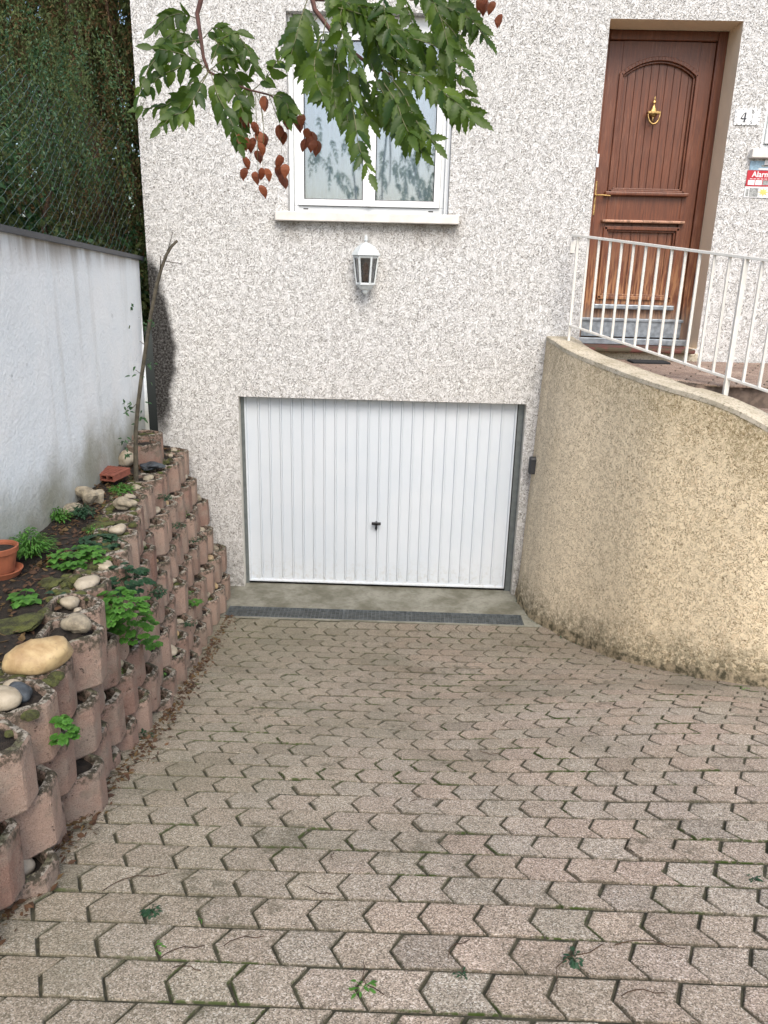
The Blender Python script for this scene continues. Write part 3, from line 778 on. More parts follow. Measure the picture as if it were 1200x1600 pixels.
# ------------------------------------------------------------------ left wall and fence
XW = lambda y: -2.0-.075*y
def leftwall():
    root = empty('garden_wall', 'white rendered boundary wall with dark metal coping, left of the ramp', 'garden wall', (-2.0, -.06, .8))
    m = MB(); ys = lin(-.05, -8.0, 60); zs = lin(.6, 2.94, 24); vs = []
    zt_ = lambda y: 2.885-.040*y*1.0
    for y in ys:
        for k, z in enumerate(zs):
            zz = .6+(zt_(y)-.6)*k/24; vs.append((XW(y)-(.03 if 0 else 0)-(.045*max(0, (2.8-zz)/1.4) if y > -.06 else .045*max(0, (2.8-zz)/1.4)*math.exp(y*1.2))+.004*noise.noise(Vector((y*3, zz*3, 0))), y, zz))
    n = 25
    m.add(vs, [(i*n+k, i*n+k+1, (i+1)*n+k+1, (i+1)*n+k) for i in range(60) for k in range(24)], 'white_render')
    vs = []
    for y in (-.05, -8.0): vs += [(XW(y)-.01, y, .6), (XW(y)-.2, y, .6), (XW(y)-.2, y, zt_(y)), (XW(y)-.005, y, zt_(y))]
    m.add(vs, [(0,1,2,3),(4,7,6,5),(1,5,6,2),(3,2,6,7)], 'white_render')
    fixn(part(m, 'body', root, smooth=False))
    m = MB(); 
    a, b = -.0, -8.0
    vs = []
    for y in (a, b):
        z = zt_(y); x = XW(y)
        vs += [(x+.028, y, z-.016), (x+.028, y, z+.014), (x-.24, y, z+.03), (x-.24, y, z-.02), (x-.2, y, z+.003), (x-.002, y, z+.003), (x+.022, y, z-.02)]
    m.add(vs, [(i, i+7, (i+1) % 7+7, (i+1) % 7) for i in range(7)]+[(6,5,4,3,2,1,0),(7,8,9,10,11,12,13)], 'coping_metal')
    fixn(part(m, 'metal_coping', root))
leftwall()
def chainlink():
    root = empty('chain_link_fence', 'sagging chain link wire fence above the white boundary wall', 'fence', (-2.1, -1, 2.95))
    m = MB(); pw, ph = .125, .036; y0, y1 = -4.6, .25; z0 = 2.95
    nst = int((y1-y0)/(pw/2)); nh = 25
    for i in range(nst):
        pts = []
        for k in range(nh+1):
            y = y0+(i+(k % 2 if i % 2 == 0 else 1-k % 2))*pw/2
            z = z0+.035*-y*1.0-.02+k*ph
            sag = .05*math.sin(y*1.7)*(k/nh)+.03*noise.noise(Vector((y*1.5, z*1.5, 2)))
            zz = z+.05*math.sin(y*1.3+1)*(k/nh)
            pts.append((XW(y)-.12+sag+.003*(1 if k % 2 else -1), y, zz))
        m.tube(pts, .0015, 'wire_green', 4, cap=False)
    o = part(m, 'mesh', root)
    for y in (-6.2,):
        m = MB(); m.tube([(XW(y)-.15, y, 2.9), (XW(y)-.15, y, 4.1)], .02, 'wire_green', 10); part(m, 'post', root, smooth=False)
chainlink()
sheet('neighbour_ground', lin(-12, -2.15, 10), lin(-9, 8, 10), lambda x, y: 2.3, 'soil')
# ------------------------------------------------------------------ planter block wall
YT = [-8,-4.6,-4.25,-3.86,-3.5,-3.21,-2.72,-2.11,-1.48,-.86,-.25,1]
XT = [-.90,-.94,-.97,-1.02,-1.12,-1.17,-1.26,-1.43,-1.55,-1.60,-1.66,-1.7]
YB = [-8,-6,-4.7,-4,-3.3,-2.2,-1.2,-.6,1]
XB = [-.9,-.95,-.99,-1.02,-1.05,-1.16,-1.25,-1.27,-1.28]
rim = lambda y, k=0: 1.32+.034*(-y-.5)-k*.222
def face_x(y, z):
    zt_, zb = rim(y), interp(y, TY, TZ); f = min(1, max(-.6, (zt_-z)/max(.3, zt_-zb)))
    a = interp(y, YT, XT)-.02; b = max(interp(y, YB, XB), a+.05)
    return a+(b-a)*f
def block_mesh(seed, H=.226):
    rnd = random.Random(seed)
    # plan outline of the ring, +x is the face; y along the wall
    out = [(.008, -.045), (.008, .045), (-.085, .124), (-.165, .134), (-.235, .085), (-.235, -.085), (-.165, -.134), (-.085, -.124)]
    def refine(pts, sub=3, round_=.25):
        o = []
        n = len(pts)
        for i in range(n):
            a = Vector(pts[i]); b = Vector(pts[(i+1) % n]); p = Vector(pts[i-1])
            o.append(tuple(a+(p-a)*.14)) ; o.append(tuple(a+((p-a)*.04+(b-a)*.04)*.6)); o.append(tuple(a+(b-a)*.14))
        return o
    out = refine(out); cx = -.125
    inn = []
    for (x, y) in out:
        d = Vector((x-cx, y)); L = d.length; d = d*(1-.036/L); inn.append((cx+d.x, d.y))
    n = len(out); vs = []; rimv = []; fs = []
    jit = lambda a: rnd.uniform(-a, a)
    lv = [(0, 0, 0), (.01, .012, 0), (.0, .05, 0), (0, .11, .35), (0, .17, .6), (0, H-.012, 1), (-.006, H-.002, 1)]
    def put(pts, ins, z, r):
        for (x, y) in pts:
            d = Vector((x-cx, y)); L = d.length; q = 1+ins/L
            nz = .0035*noise.noise(Vector((x*14+seed*7, y*14, z*14)))
            vs.append((cx+(x-cx)*q+nz, y*q+nz*.5, z+(.011*noise.noise(Vector((x*24+seed*3, y*24, 1))) if z > H-.03 else 0))); rimv.append(r)
    for ins, z, r in ((-.010, 0, 0), (0, .012, 0), (.001, .10, .15), (0, .17, .45), (-.001, H-.014, .85), (-.007, H-.003, 1)): put(out, ins, z, r)
    put(out, -.018, H, 1); put(inn, .004, H, 1); put(inn, 0, H-.008, 1); put(inn, -.004, H-.12, 1)
    for j in range(9):
        for i in range(n): fs.append((j*n+i, j*n+(i+1) % n, (j+1)*n+(i+1) % n, (j+1)*n+i))
    fs.append(tuple(range(n))[::-1])
    m = MB(); m.add(vs, fs, 'pink_concrete'); body = fixn(m.build('planter_block', smooth=False, attrs={'rim': ('POINT', 'FLOAT', rimv)}))
    m = MB(); d = rnd.choice((.028, .04, .06)); pts = [(x*1.0, y, H-d+.012*noise.noise(Vector((x*30, y*30, seed)))) for x, y in inn]
    mid = (cx, 0, H-d+.018); ring2 = [((x-cx)*.55+cx, y*.55, H-d+.014+.018*noise.noise(Vector((x*40, y*40, seed+5)))) for x, y in inn]
    vs = pts+ring2+[mid]
    m.add(vs, [(i, (i+1) % n, n+(i+1) % n, n+i) for i in range(n)]+[(n+i, n+(i+1) % n, 2*n) for i in range(n)], 'soil' if seed % 3 else 'moss')
    fill = m.build('soil_fill', body, smooth=True); return body, d
protos = [block_mesh(i) for i in range(6)]
used = set(); blocks = []
ordw = ['first','second','third','fourth','fifth','sixth','seventh','eighth','ninth','tenth','eleventh','twelfth','thirteenth','fourteenth','fifteenth','sixteenth','seventeenth','eighteenth','nineteenth','twentieth','twenty-first','twenty-second','twenty-third']
crs = ['top','second','third','fourth','fifth','sixth','lowest but one','bottom']
rb = random.Random(11)
def put_block(x, y, z, rz, label):
    i = rb.randrange(6); body, d = protos[i]
    if i in used: o = clone(body)
    else: o = body; used.add(i)
    o.location = (x, y, z); o.rotation_euler = (rb.gauss(0, .014), rb.gauss(0, .02), rz)
    tag(o, label, 'planter block', 'pink concrete planter blocks stacked as a retaining wall')
    return o, d
BL = {}
for k in range(8):
    y = -.14-(k % 2)*.1325; j = 0
    while y > -5.5:
        zt_ = rim(y, k)
        if zt_ < interp(y-.05, TY, TZ)+.03: break
        x = face_x(y, zt_-.11)+rb.gauss(0, .014); slope = (face_x(y-.2, zt_-.11)-face_x(y+.2, zt_-.11))/.4
        lab = f"pink hollow planter block, {ordw[j]} from the garage in the {crs[k] if k < 7 else 'bottom'} course of the stepped wall"
        o, d = put_block(x, y, zt_-.226, -math.atan(-slope)*.0+math.atan(slope)*.5+rb.gauss(0, .06), lab)
        BL[(k, j)] = (o, d); j += 1; y -= .265+rb.uniform(-.002, .002)
for (px, py), z, rz, lab in (((247, 690), 1.515, .1, 'rust pink hollow block set on the top course beside the sapling trunk'), ((250, 674), 1.525, .25, 'rust pink hollow block on the top course, touching the house corner'),
                        ((203, 689), 1.47, .6, 'tilted pink block behind the sapling, nearest the white wall')):
    q = onZ(px, py, z); put_block(q.x+.02, q.y-.03, z-.226, rz, lab)
# earth behind and under the blocks
def face_in(y, z): return face_x(y, z)-.20
def bed():
    m = MB(); ys = lin(.0, -7.5, 150); vs = []; NX = 16
    for y in ys:
        x0 = XW(y)-.12; x1 = face_x(y, rim(y)-.1)-.10; zr = rim(y)
        for k in range(NX+1):
            f = k/NX; x = x0+(x1-x0)*f
            z = zr+.05*(1-f)+.07*(1-f)*sst(-3.2, -.5, y)-.035-.05*sst(.75, 1, f)+.022*noise.noise(Vector((x*5, y*5, 1)))+.016*noise.noise(Vector((x*17, y*17, 3)))+.008*noise.noise(Vector((x*40, y*40, 3)))
            vs.append((x, y, z))
        # down the batter, hidden behind the blocks
        for zz in (.75, .5, .2):
            z = zr*zz+interp(y, TY, TZ)*(1-zz)-.1; vs.append((face_x(y, z)-.14, y, z))
    n = NX+4
    m.add(vs, [(i*n+k, i*n+k+1, (i+1)*n+k+1, (i+1)*n+k) for i in range(150) for k in range(n-1)], 'soil')
    tag(fixn(m.build('soil_bed', smooth=True)), kind='structure')
bed()
def bedz(x, y):
    x0 = XW(y)-.12; x1 = face_x(y, rim(y)-.1)-.10; f = min(1, max(0, (x-x0)/(x1-x0)))
    return rim(y)+.05*(1-f)+.07*(1-f)*sst(-3.2, -.5, y)-.035-.05*sst(.75, 1, f)+.022*noise.noise(Vector((x*5, y*5, 1)))
def onBed(px, py):
    z = 1.42
    for _ in range(8):
        P = onZ(px, py, z); z = bedz(P.x, P.y)
    return onZ(px, py, z)
# earth fill between blocks and house / ramp foot
# ------------------------------------------------------------------ stones
def stone(name, P, size, mat, label, cat, seed, rz=0, group=None, rough=.16, tilt=0):
    bm = bmesh.new(); bmesh.ops.create_icosphere(bm, subdivisions=3, radius=.5)
    for v in bm.verts:
        p = v.co.copy(); k = 1+rough*2.2*noise.noise(p*1.6+Vector((seed*3.1, seed, 0)))+rough*.5*noise.noise(p*4+Vector((seed, 0, 3)))
        v.co = Vector((p.x*size[0]*k, p.y*size[1]*k, p.z*size[2]*k))
    me = bpy.data.meshes.new(name); bm.to_mesh(me); bm.free(); me.materials.append(MAT[mat])
    me.polygons.foreach_set('use_smooth', [rough < .4]*len(me.polygons))
    o = bpy.data.objects.new(name, me); C.objects.link(o); o.location = P; o.rotation_euler = (tilt, 0, rz)
    return tag(o, label, cat, group)
q = onZ(62, 1030, 1.47)
stone('boulder', q+Vector((0, .0, .02)), (.23, .165, .13), 'ochre_stone', 'large smooth ochre boulder resting on the top blocks, lower left', 'stone', 3, .75, rough=.19)
q = onBed(197, 728); stone('cobble', q+Vector((0, .02, .05)), (.15, .13, .12), 'pebble', 'rounded cream cobble between white wall and sapling trunk', 'stone', 5)
q = onBed(143, 785); stone('rock', q+Vector((0, 0, .04)), (.14, .12, .13), 'rock_pale', 'angular pale rock standing in the soil below the red brick', 'rock', 8, .4, rough=.45)
q = onBed(112, 800); stone('rock', q+Vector((0, 0, .0)), (.19, .15, .08), 'rock_pale', 'flat grey brown rock in the soil beside the white wall', 'rock', 12, .4, rough=.3)
q = onBed(238, 738); stone('slate', q+Vector((.02, 0, .05)), (.17, .14, .05), 'slate_stone', 'dark slate chunk lying before the upper pink block', 'rock', 15, .2, rough=.5)
hollow = [  # px, py, plane course k of the rim, size, material
 (22, 1108, 0, .075, 'slate_stone', 'dark blue grey'), (45, 1105, 0, .05, 'pebble', 'grey'), (5, 1128, 0, .10, 'pebble', 'flat pale'), (50, 955, 0, .03, 'pebble', 'tiny'),
 (113, 921, 0, .12, 'pebble', 'flat cream'), (108, 956, 0, .075, 'pebble', 'round pinkish'), (80, 998, 0, .09, 'rock_pale', 'grey'), (172, 836, 0, .08, 'pebble', 'cream'),
 (185, 810, 0, .11, 'rock_pale', 'flat buff'), (150, 1043, 1, .13, 'rock_pale', 'brown grey'), (122, 1101, 1, .085, 'pebble', 'smooth whitish'), (112, 1087, 1, .05, 'ochre_stone', 'small ochre'),
 (210, 1077, 2, .07, 'ochre_stone', 'golden'), (215, 1086, 2, .06, 'rock_pale', 'flat brown'), (245, 1010, 2, .09, 'pebble', 'rounded buff'), (256, 994, 2, .075, 'ochre_stone', 'upright orange'),
 (278, 1004, 3, .07, 'pebble', 'white'), (253, 970, 2, .06, 'pebble', 'pale'), (247, 808, 1, .07, 'pebble', 'white'), (273, 838, 2, .09, 'ochre_stone', 'yellow angular'), (261, 860, 2, .09, 'pebble', 'large cream'),
 (306, 834, 3, .07, 'pebble', 'pinkish'), (316, 822, 3, .07, 'rock_pale', 'flat grey'), (316, 885, 4, .08, 'ochre_stone', 'pale yellow'), (328, 928, 5, .085, 'ochre_stone', 'round sandy'),
 (345, 890, 5, .09, 'rock_pale', 'broken grey'), (353, 874, 5, .07, 'rock_pale', 'greyish'), (322, 857, 4, .05, 'pebble', 'small white'), (307, 905, 4, .045, 'pebble', 'small pink'), (312, 977, 5, .07, 'pebble', 'cream'),
 (240, 902, 2, .09, 'pebble', 'moss marked cream'), (256, 907, 2, .05, 'pebble', 'small grey'), (212, 872, 1, .08, 'pebble', 'buff'), (291, 870, 3, .045, 'pebble', 'tiny white'), (320, 954, 5, .07, 'rock_pale', 'flat white'),
 (289, 948, 4, .08, 'rock_pale', 'brown'), (15, 1352, 3, .07, 'pebble', 'whitish'), (222, 842, 1, .06, 'ochre_stone', 'small tan'), (295, 777, 2, .08, 'rock_pale', 'grey slab like'), (263, 778, 1, .05, 'pebble', 'small white'), (262, 716, 0, .04, 'pebble', 'tiny white'),
 (283, 738, 1, .06, 'pebble', 'grey'), (140, 985, 0, .06, 'rock_pale', 'dull grey')]
occupied = set()
def nearest_hollow(P, k, py):
    best = None
    for key, (o, d) in BL.items():
        if key in occupied: pass
        c = o.matrix_basis @ Vector((-.125, 0, .226-d)); q = proj(c)
        if best is None or math.hypot(q[0]-P[0], q[1]-P[1]) < best[0]: best = (math.hypot(q[0]-P[0], q[1]-P[1]), key, c, d)
    return best
hc = {}
for i, (px, py, k, sz, mt, word) in enumerate(hollow):
    b = nearest_hollow((px, py), k, py); key = b[1]; n = hc.get(key, 0); hc[key] = n+1
    if n > 2: continue
    dx, dy = ((.01, 0), (-.045, .05), (-.03, -.055))[n]; rr = random.Random(i)
    sz = min(sz, .10)*1.12
    c = b[2]+Vector((dx+.02, dy, sz*.25+.022)); 
    kk, jj = key
    stone('pebble', c, (sz*1.1, sz*.9, sz*.7), mt, f"{word} stone in the {ordw[jj]} block from the garage, {crs[min(kk, 6)]} course", 'stone', i+20, rr.random()*3, 'stones lying in the planter blocks', .14 if mt != 'rock_pale' else .3, tilt=rr.uniform(-.3, .3))
rr = random.Random(77); extra = 0
for key, (o, d) in BL.items():
    if key in hc or rr.random() > .8 or key[1] > 16: continue
    sz = rr.uniform(.05, .085); c = o.matrix_basis @ Vector((-.105+rr.uniform(-.02, .02), rr.uniform(-.03, .03), .226-d+.02)); hc[key] = 1
    mt = rr.choice(['pebble', 'rock_pale', 'pebble', 'ochre_stone'])
    stone('pebble', c, (sz*1.1, sz*.9, sz*.7), mt, f"{rr.choice(['sunken', 'plain', 'dusty'])} {'ochre' if mt == 'ochre_stone' else 'greyish'} stone in the {ordw[key[1]]} block from the garage, {crs[min(key[0], 6)]} course", 'stone', int(key[0]*30+key[1]), rr.random()*3, 'stones lying in the planter blocks', .2)
# hollow brick, pot and saucer
q = onBed(172, 752)
t = empty('hollow_brick', 'red hollow brick lying in the soil beside the white wall', 'brick', q)
m = MB(); R_ = Matrix.Translation(q+Vector((0, 0, .035))) @ Matrix.Rotation(-.25, 4, 'Z') @ Matrix.Rotation(.05, 4, 'X')
bx_, by_, bz_ = .21, .20, .045
m.box(-bx_/2, bx_/2, -by_/2, by_/2, bz_-.008, bz_, 'brick_red', R_); m.box(-bx_/2, bx_/2, -by_/2, by_/2, 0, .008, 'brick_red', R_)
for k in range(5):
    x = -bx_/2+.006+(bx_-.012)*k/4; m.box(x-.004, x+.004, -by_/2, by_/2, .0082, bz_-.0082, 'brick_red', R_)
for k in range(6):
    x = -bx_/2+.02+k*.03; m.box(x, x+.006, -by_/2+.002, by_/2-.002, bz_+.0003, bz_+.003, 'brick_red', R_)
part(m, 'shell', t)
q = onBed(8, 898)
t = empty('flower_pot', 'terracotta flower pot on its saucer at the left edge of the bed', 'flower pot', q)
T_ = Matrix.Translation(q+Vector((-.02, 0, .0)))
m = MB(); m.lathe([(0,.02),(.062,.02),(.083,.115),(.083,.118),(.091,.12),(.093,.145),(.086,.147),(.08,.135),(.078,.12)], 32, 'terracotta', T_); part(m, 'pot', t, smooth=False)
m = MB(); m.lathe([(0,.0),(.085,.0),(.102,.03),(.098,.032),(.08,.012),(0,.01)], 32, 'terracotta', T_); part(m, 'saucer', t, smooth=False)
m = MB(); m.lathe([(.079,.125),(.05,.13),(0,.128)], 20, 'soil', T_); part(m, 'potting_soil', t, smooth=True)
# broken shard at the foot
# ------------------------------------------------------------------ leaves
def leaf_shape(L, W, teeth=0, n=6, droop=.25, fold=.25):
    """vertices of a leaf along +y, normal +z; returns verts, faces"""
    vs = []; 
    for i in range(n+1):
        t = i/n; w_ = W*math.sin(PI*min(1, t**.75*1.0))**.8*(1 if i < n else 0) if 0 < i < n else 0
        if teeth and 0 < i < n: w_ *= (1+.16*teeth if i % 2 else 1-.16*teeth)
        y = L*t; z = -droop*L*t*t
        vs += [(-w_/2, y-(.04*L if teeth and i % 2 == 0 else 0), z+fold*w_/2), (0, y, z), (w_/2, y-(.04*L if teeth and i % 2 == 0 else 0), z+fold*w_/2)]
    fs = []
    for i in range(n):
        a = 3*i; fs += [(a, a+1, a+4, a+3), (a+1, a+2, a+5, a+4)]
    return [Vector(v) for v in vs], fs
class LB(MB):
    def __init__(s): super().__init__(); s.t = []
    def leaf(s, P, d, up, shape, mat, tint):
        d = Vector(d).normalized(); x = d.cross(Vector(up))
        if x.length < 1e-3: x = d.orthogonal()
        x.normalize(); z = x.cross(d); P = Vector(P)
        vs, fs = shape; s.add([P+x*v.x+d*v.y+z*v.z for v in vs], fs, mat); s.t += [tint]*len(fs)
    def built(s, name, parent=None, smooth=True, **k):
        return (part(s, name, parent, smooth=smooth, attrs={'tint': ('FACE', 'FLOAT', s.t)}) if parent else
                s.build(name, smooth=smooth, attrs={'tint': ('FACE', 'FLOAT', s.t)}))
RR = random.Random(21)
def rv(a=1): return Vector((RR.uniform(-a, a), RR.uniform(-a, a), RR.uniform(-a, a)))
def clump(P, r, h, n, L, W, mat, label, cat='plant', style='round', group=None, name='weed'):
    t = empty(name, label, cat, P, group); f = LB(); st = MB(); 
    for i in range(n):
        a = RR.uniform(0, 2*PI); rad = r*math.sqrt(RR.random()); hh = h*RR.uniform(.35, 1)*(1-.4*rad/r)
        Q = P+Vector((rad*math.cos(a), rad*math.sin(a), hh))
        out = Vector((math.cos(a), math.sin(a), RR.uniform(-.5, .4)))
        if i % 2 == 0: st.tube([P+Vector((RR.uniform(-.01, .01), RR.uniform(-.01, .01), 0)), (P+Q)/2+Vector((0, 0, hh*.25)), Q], .0012, mat, 3, cap=False)
        if style == 'lobed':
            for k in range(5):
                b = -1.25+k*.625; d = Vector((math.cos(a+b), math.sin(a+b), out.z*.5)); f.leaf(Q, d, (0, 0, 1), leaf_shape(L*(.62 if k in (0, 4) else .8 if k in (1, 3) else .9), W*.8, 1, 4, .2), mat, RR.random())
        elif style == 'three':
            for k in range(3):
                b = -1.5+k*1.5; d = Vector((math.cos(a+b), math.sin(a+b), out.z*.4)); f.leaf(Q, d, (0, 0, 1), leaf_shape(L, W, 0, 4, .2), mat, RR.random())
        else:
            f.leaf(Q, out, (0, 0, 1), leaf_shape(L*RR.uniform(.7, 1.1), W, 0, 4, .3), mat, RR.random())
    f.built('leaves', t); st_o = part(st, 'stems', t, attrs={'tint': ('FACE', 'FLOAT', [.3]*len(st.f))})
    return t
def onC(px, py, off=.03):
    """point on the stepped face"""
    d = ray(px, py); t = 1.5/F
    while t < 8/F:
        P = CAM+t*d
        if P.x < face_x(P.y, P.z)+off and P.z < rim(P.y)+.01: return P
        if P.x < interp(P.y, YT, XT) and P.z < bedz(P.x, P.y): return P
        t += .004/F
    return P
G = 'green weeds growing in the planted bed'
clump(onBed(50, 870), .12, .15, 420, .026, .007, 'bright_leaf', 'feathery green plant behind the terracotta pot', style='fine', group=G)
clump(onBed(35, 850), .07, .13, 130, .022, .012, 'bright_leaf', 'low green weed at the foot of the white wall by the pot', group=G)
clump(onBed(92, 815), .07, .10, 190, .022, .01, 'bright_leaf', 'small bushy green plant by the white wall under the flat rock', group=G)
clump(onBed(130, 808), .07, .09, 150, .024, .012, 'dark_leaf', 'green seedling tuft right of the flat rock', group=G)
clump(onBed(190, 773), .08, .09, 190, .022, .011, 'bright_leaf', 'bright green tuft at the foot of the sapling', group=G)
clump(onBed(125, 885), .13, .11, 60, .034, .032, 'bright_leaf', 'round leaved green plant spreading over the top blocks', style='three', group=G)
clump(onBed(155, 862), .12, .10, 55, .034, .032, 'dark_leaf', 'darker round leaved plant behind the bright one on the top blocks', style='three', group=G)
clump(onBed(40, 940), .07, .05, 12, .036, .034, 'bright_leaf', 'small clover like plant alone on the dark soil', style='three', group=G)
clump(onBed(90, 940), .04, .05, 5, .045, .04, 'dark_leaf', 'two broad leaves beside a mossy lump', group=G)
clump(onBed(148, 832), .06, .05, 40, .02, .01, 'bright_leaf', 'fine green weeds among mossy stones on the top blocks', group=G)
for (dx, dy, lab, n) in ((190, 905, 'upper part of the big lobed green plant hanging over the blocks', 30), (178, 945, 'large lobed green plant hanging down the face of the blocks', 46), (200, 975, 'lower spray of lobed green leaves above the third course', 34)):
    P = onC(dx, dy); clump(P+Vector((.02, 0, -.08)), .12, .17, n+16, .042, .04, 'bright_leaf' if n != 30 else 'dark_leaf', lab, style='lobed', group=G)
P = onC(225, 1000); clump(P+Vector((.03, 0, -.03)), .06, .05, 10, .045, .04, 'bright_leaf', 'tip of lobed leaves pointing to the golden stones', style='lobed', group=G)
P = onC(92, 1150); clump(P+Vector((.02, .0, -.04)), .035, .10, 12, .03, .03, 'bright_leaf', 'small bright lobed weed in the joint of the nearest blocks', style='lobed', group=G)
P = onC(90, 1128); clump(P+Vector((.02, .0, -.02)), .03, .05, 8, .03, .03, 'bright_leaf', 'bright leaf pair above the small lobed weed near the camera', style='lobed', group=G)
P = onC(242, 925); clump(P+Vector((.02, 0, -.04)), .05, .09, 60, .02, .016, 'dark_leaf', 'dark green creeping plant in the middle of the block wall', group=G)
P = onC(300, 940); clump(P+Vector((.02, 0, -.03)), .05, .06, 22, .022, .02, 'bright_leaf', 'light green sprout in a low block near the drain', style='three', group=G)
P = onC(290, 970); clump(P+Vector((.03, 0, -.04)), .035, .05, 40, .016, .014, 'dark_leaf', 'small blue green plant in a low block left of the ramp', group=G)
P = onC(278, 822); clump(P+Vector((.0, 0, -.01)), .05, .05, 30, .02, .014, 'dark_leaf', 'dark weeds above the yellow stone', group=G)
P = onC(258, 780); clump(P+Vector((.0, 0, -.01)), .05, .06, 40, .02, .014, 'dark_leaf', 'dark weeds in an upper block beside the top course', group=G)
P = onC(305, 845); clump(P+Vector((.0, 0, -.01)), .05, .04, 40, .016, .010, 'dark_leaf', 'mossy weeds in a high block near the garage corner', group=G)
P = onC(240, 718); clump(P+Vector((-.03, 0, -.03)), .07, .06, 40, .03, .016, 'ivy_leaf', 'dark ivy tuft under the upper pink block', group=G)
pr_ = random.Random(4)
for key in sorted(BL):
    o_, d_ = BL[key]
    if key[0] < 1 or key[1] > 15 or pr_.random() > .16: continue
    c_ = o_.matrix_basis @ Vector((-.09, pr_.uniform(-.03, .03), .226-d_))
    clump(c_, .04, pr_.uniform(.04, .07), 22, .02, .013, pr_.choice(['dark_leaf', 'bright_leaf']), f"small leafy weed in the {ordw[key[1]]} block from the garage, {crs[min(key[0], 6)]} course", group=G)
for px, py, s_, n, lab in ((565, 1545, .022, 12, 'small grass like weed in a joint at the bottom centre of the ramp'), (897, 1500, .020, 26, 'feathery weed lying on the pavers at lower right'), (722, 1525, .014, 10, 'tiny weed in a joint at lower centre right'),
                        (237, 1425, .018, 26, 'dark green weed tuft in the pavers at lower left'), (240, 1485, .018, 7, 'bright two leaved seedling in the pavers at lower left'), (1163, 1077, .018, 8, 'small bright weed at the foot of the curved wall'),
                        (1178, 1375, .014, 14, 'mossy weed tuft in the pavers at right edge'), (225, 1153, .03, 20, 'weed at the foot of the blocks halfway along'), (315, 1438, .008, 3, 'tiny yellow green seedling left of centre')):
    clump(onG(px, py), s_*1.3, s_*.9, n, s_*1.1, s_*.42, 'bright_leaf' if n in (12, 7, 8, 3) else 'dark_leaf', lab, 'weed', group='weeds growing between the pavers')
# moss lumps on top blocks
def mosslump(px, py, r, h, seed, lab):
    q = onBed(px, py); return stone('moss_cushion', q+Vector((0, 0, .012)), (r*2, r*2.2, h), 'moss', lab, 'moss', seed, 0, 'moss cushions on the top blocks', .5)
mosslump(82, 915, .06, .07, 3, 'mossy ring shaped lump left of the flat cream stone'); mosslump(160, 822, .06, .035, 4, 'olive moss cushion on the top blocks beneath the bright tuft')
mosslump(205, 795, .05, .03, 6, 'dark moss cushion just before the sapling'); mosslump(180, 795, .06, .03, 7, 'wide moss cushion left of the dark one'); mosslump(30, 985, .08, .04, 9, 'moss patch behind the ochre boulder')
m = MB(); rm_ = random.Random(31)
for i in range(420):
    y = rm_.uniform(-5.4, -.5); xf = face_x(y, rim(y)-.1); x = xf-.235+abs(rm_.gauss(0, .045)) if rm_.random() < .6 else xf-rm_.uniform(.02, .24)
    if noise.noise(Vector((x*3, y*2.2, 5))) < -.12: continue
    r_ = rm_.uniform(.008, .030); z = max(bedz(x, y)+.0, rim(y)-.006 if x > xf-.25 else 0); k = len(m.v)
    vs = []; seed = rm_.random()*50
    for a_, zz in ((1., -.4), (.95, .1), (.6, .42)):
        for j in range(9):
            q = j*2*PI/9; n_ = 1+.45*noise.noise(Vector((math.cos(q)*1.5, math.sin(q)*1.5, seed)))
            vs.append((x+r_*a_*n_*math.cos(q), y+r_*a_*n_*math.sin(q), z+zz*r_*.8))
    vs.append((x, y, z+r_*.42))
    m.add(vs, [(b_*9+j, b_*9+(j+1) % 9, b_*9+9+(j+1) % 9, b_*9+9+j) for b_ in (0, 1) for j in range(9)]+[(18+j, 18+(j+1) % 9, 27) for j in range(9)], 'moss')
o = m.build('moss_cover', smooth=True); tag(o, 'olive moss growing over the rims and back edge of the top blocks', 'moss', kind='stuff')
# moss carpets and bits: litter along the block foot and on the bed
def litter(name, n, fn, mats, L, lab, cat):
    f = LB()
    for i in range(n):
        P = fn(); a = RR.uniform(0, 2*PI); d = Vector((math.cos(a), math.sin(a), RR.uniform(-.3, .4)))
        l = L*RR.uniform(.5, 1.3); f.leaf(P, d, Vector((RR.uniform(-.6, .6), RR.uniform(-.6, .6), 1)), leaf_shape(l, l*RR.choice((.12, .35, .6)), 0, 3, RR.uniform(-.4, .5)), RR.choice(mats), RR.random())
    o = f.built(name); tag(o, kind='stuff'); o['label'] = lab; o['category'] = cat; return o
def fb():
    y = RR.uniform(-5.6, -.1); x = RR.uniform(XW(y), face_x(y, rim(y))-.12); return Vector((x, y, bedz(x, y)+.008))
litter('bed_litter', 2600, fb, ['litter', 'litter', 'dead_leaf', 'rock_chip'] if False else ['litter', 'litter', 'dead_leaf'], .035, 'brown leaf litter scattered over the dark soil bed', 'leaf litter')
def ff():
    y = RR.uniform(-5.3, -.62); x = interp(y, YB, XB)+.01+abs(RR.gauss(0, .045)); return Vector((x, y, ground(x, y)+.006))
litter('wall_foot_litter', 1500, ff, ['litter', 'litter', 'dead_leaf'], .028, 'brown leaf litter gathered along the foot of the block wall', 'leaf litter')
def fr_():
    i = RR.randrange(0, 60); x, y, z = cv[i]; n = nrm(i); s_ = -abs(RR.gauss(0, .03)); x += n.x*s_; y += n.y*s_; return Vector((x, y-.02, ground(x, y)+.006))
litter('curve_foot_litter', 260, fr_, ['litter', 'dark_leaf'], .018, 'thin line of leaf litter along the foot of the curved wall', 'leaf litter')
TWR = sorted(range(14), key=lambda i: -(1480, 1500, 1555, 1558, 1395, 1500.1, 1515, 1340, 1255, 1345, 1180, 1480.1, 1560, 1400)[i])
rr = random.Random(9)                   # dry twigs on the pavers
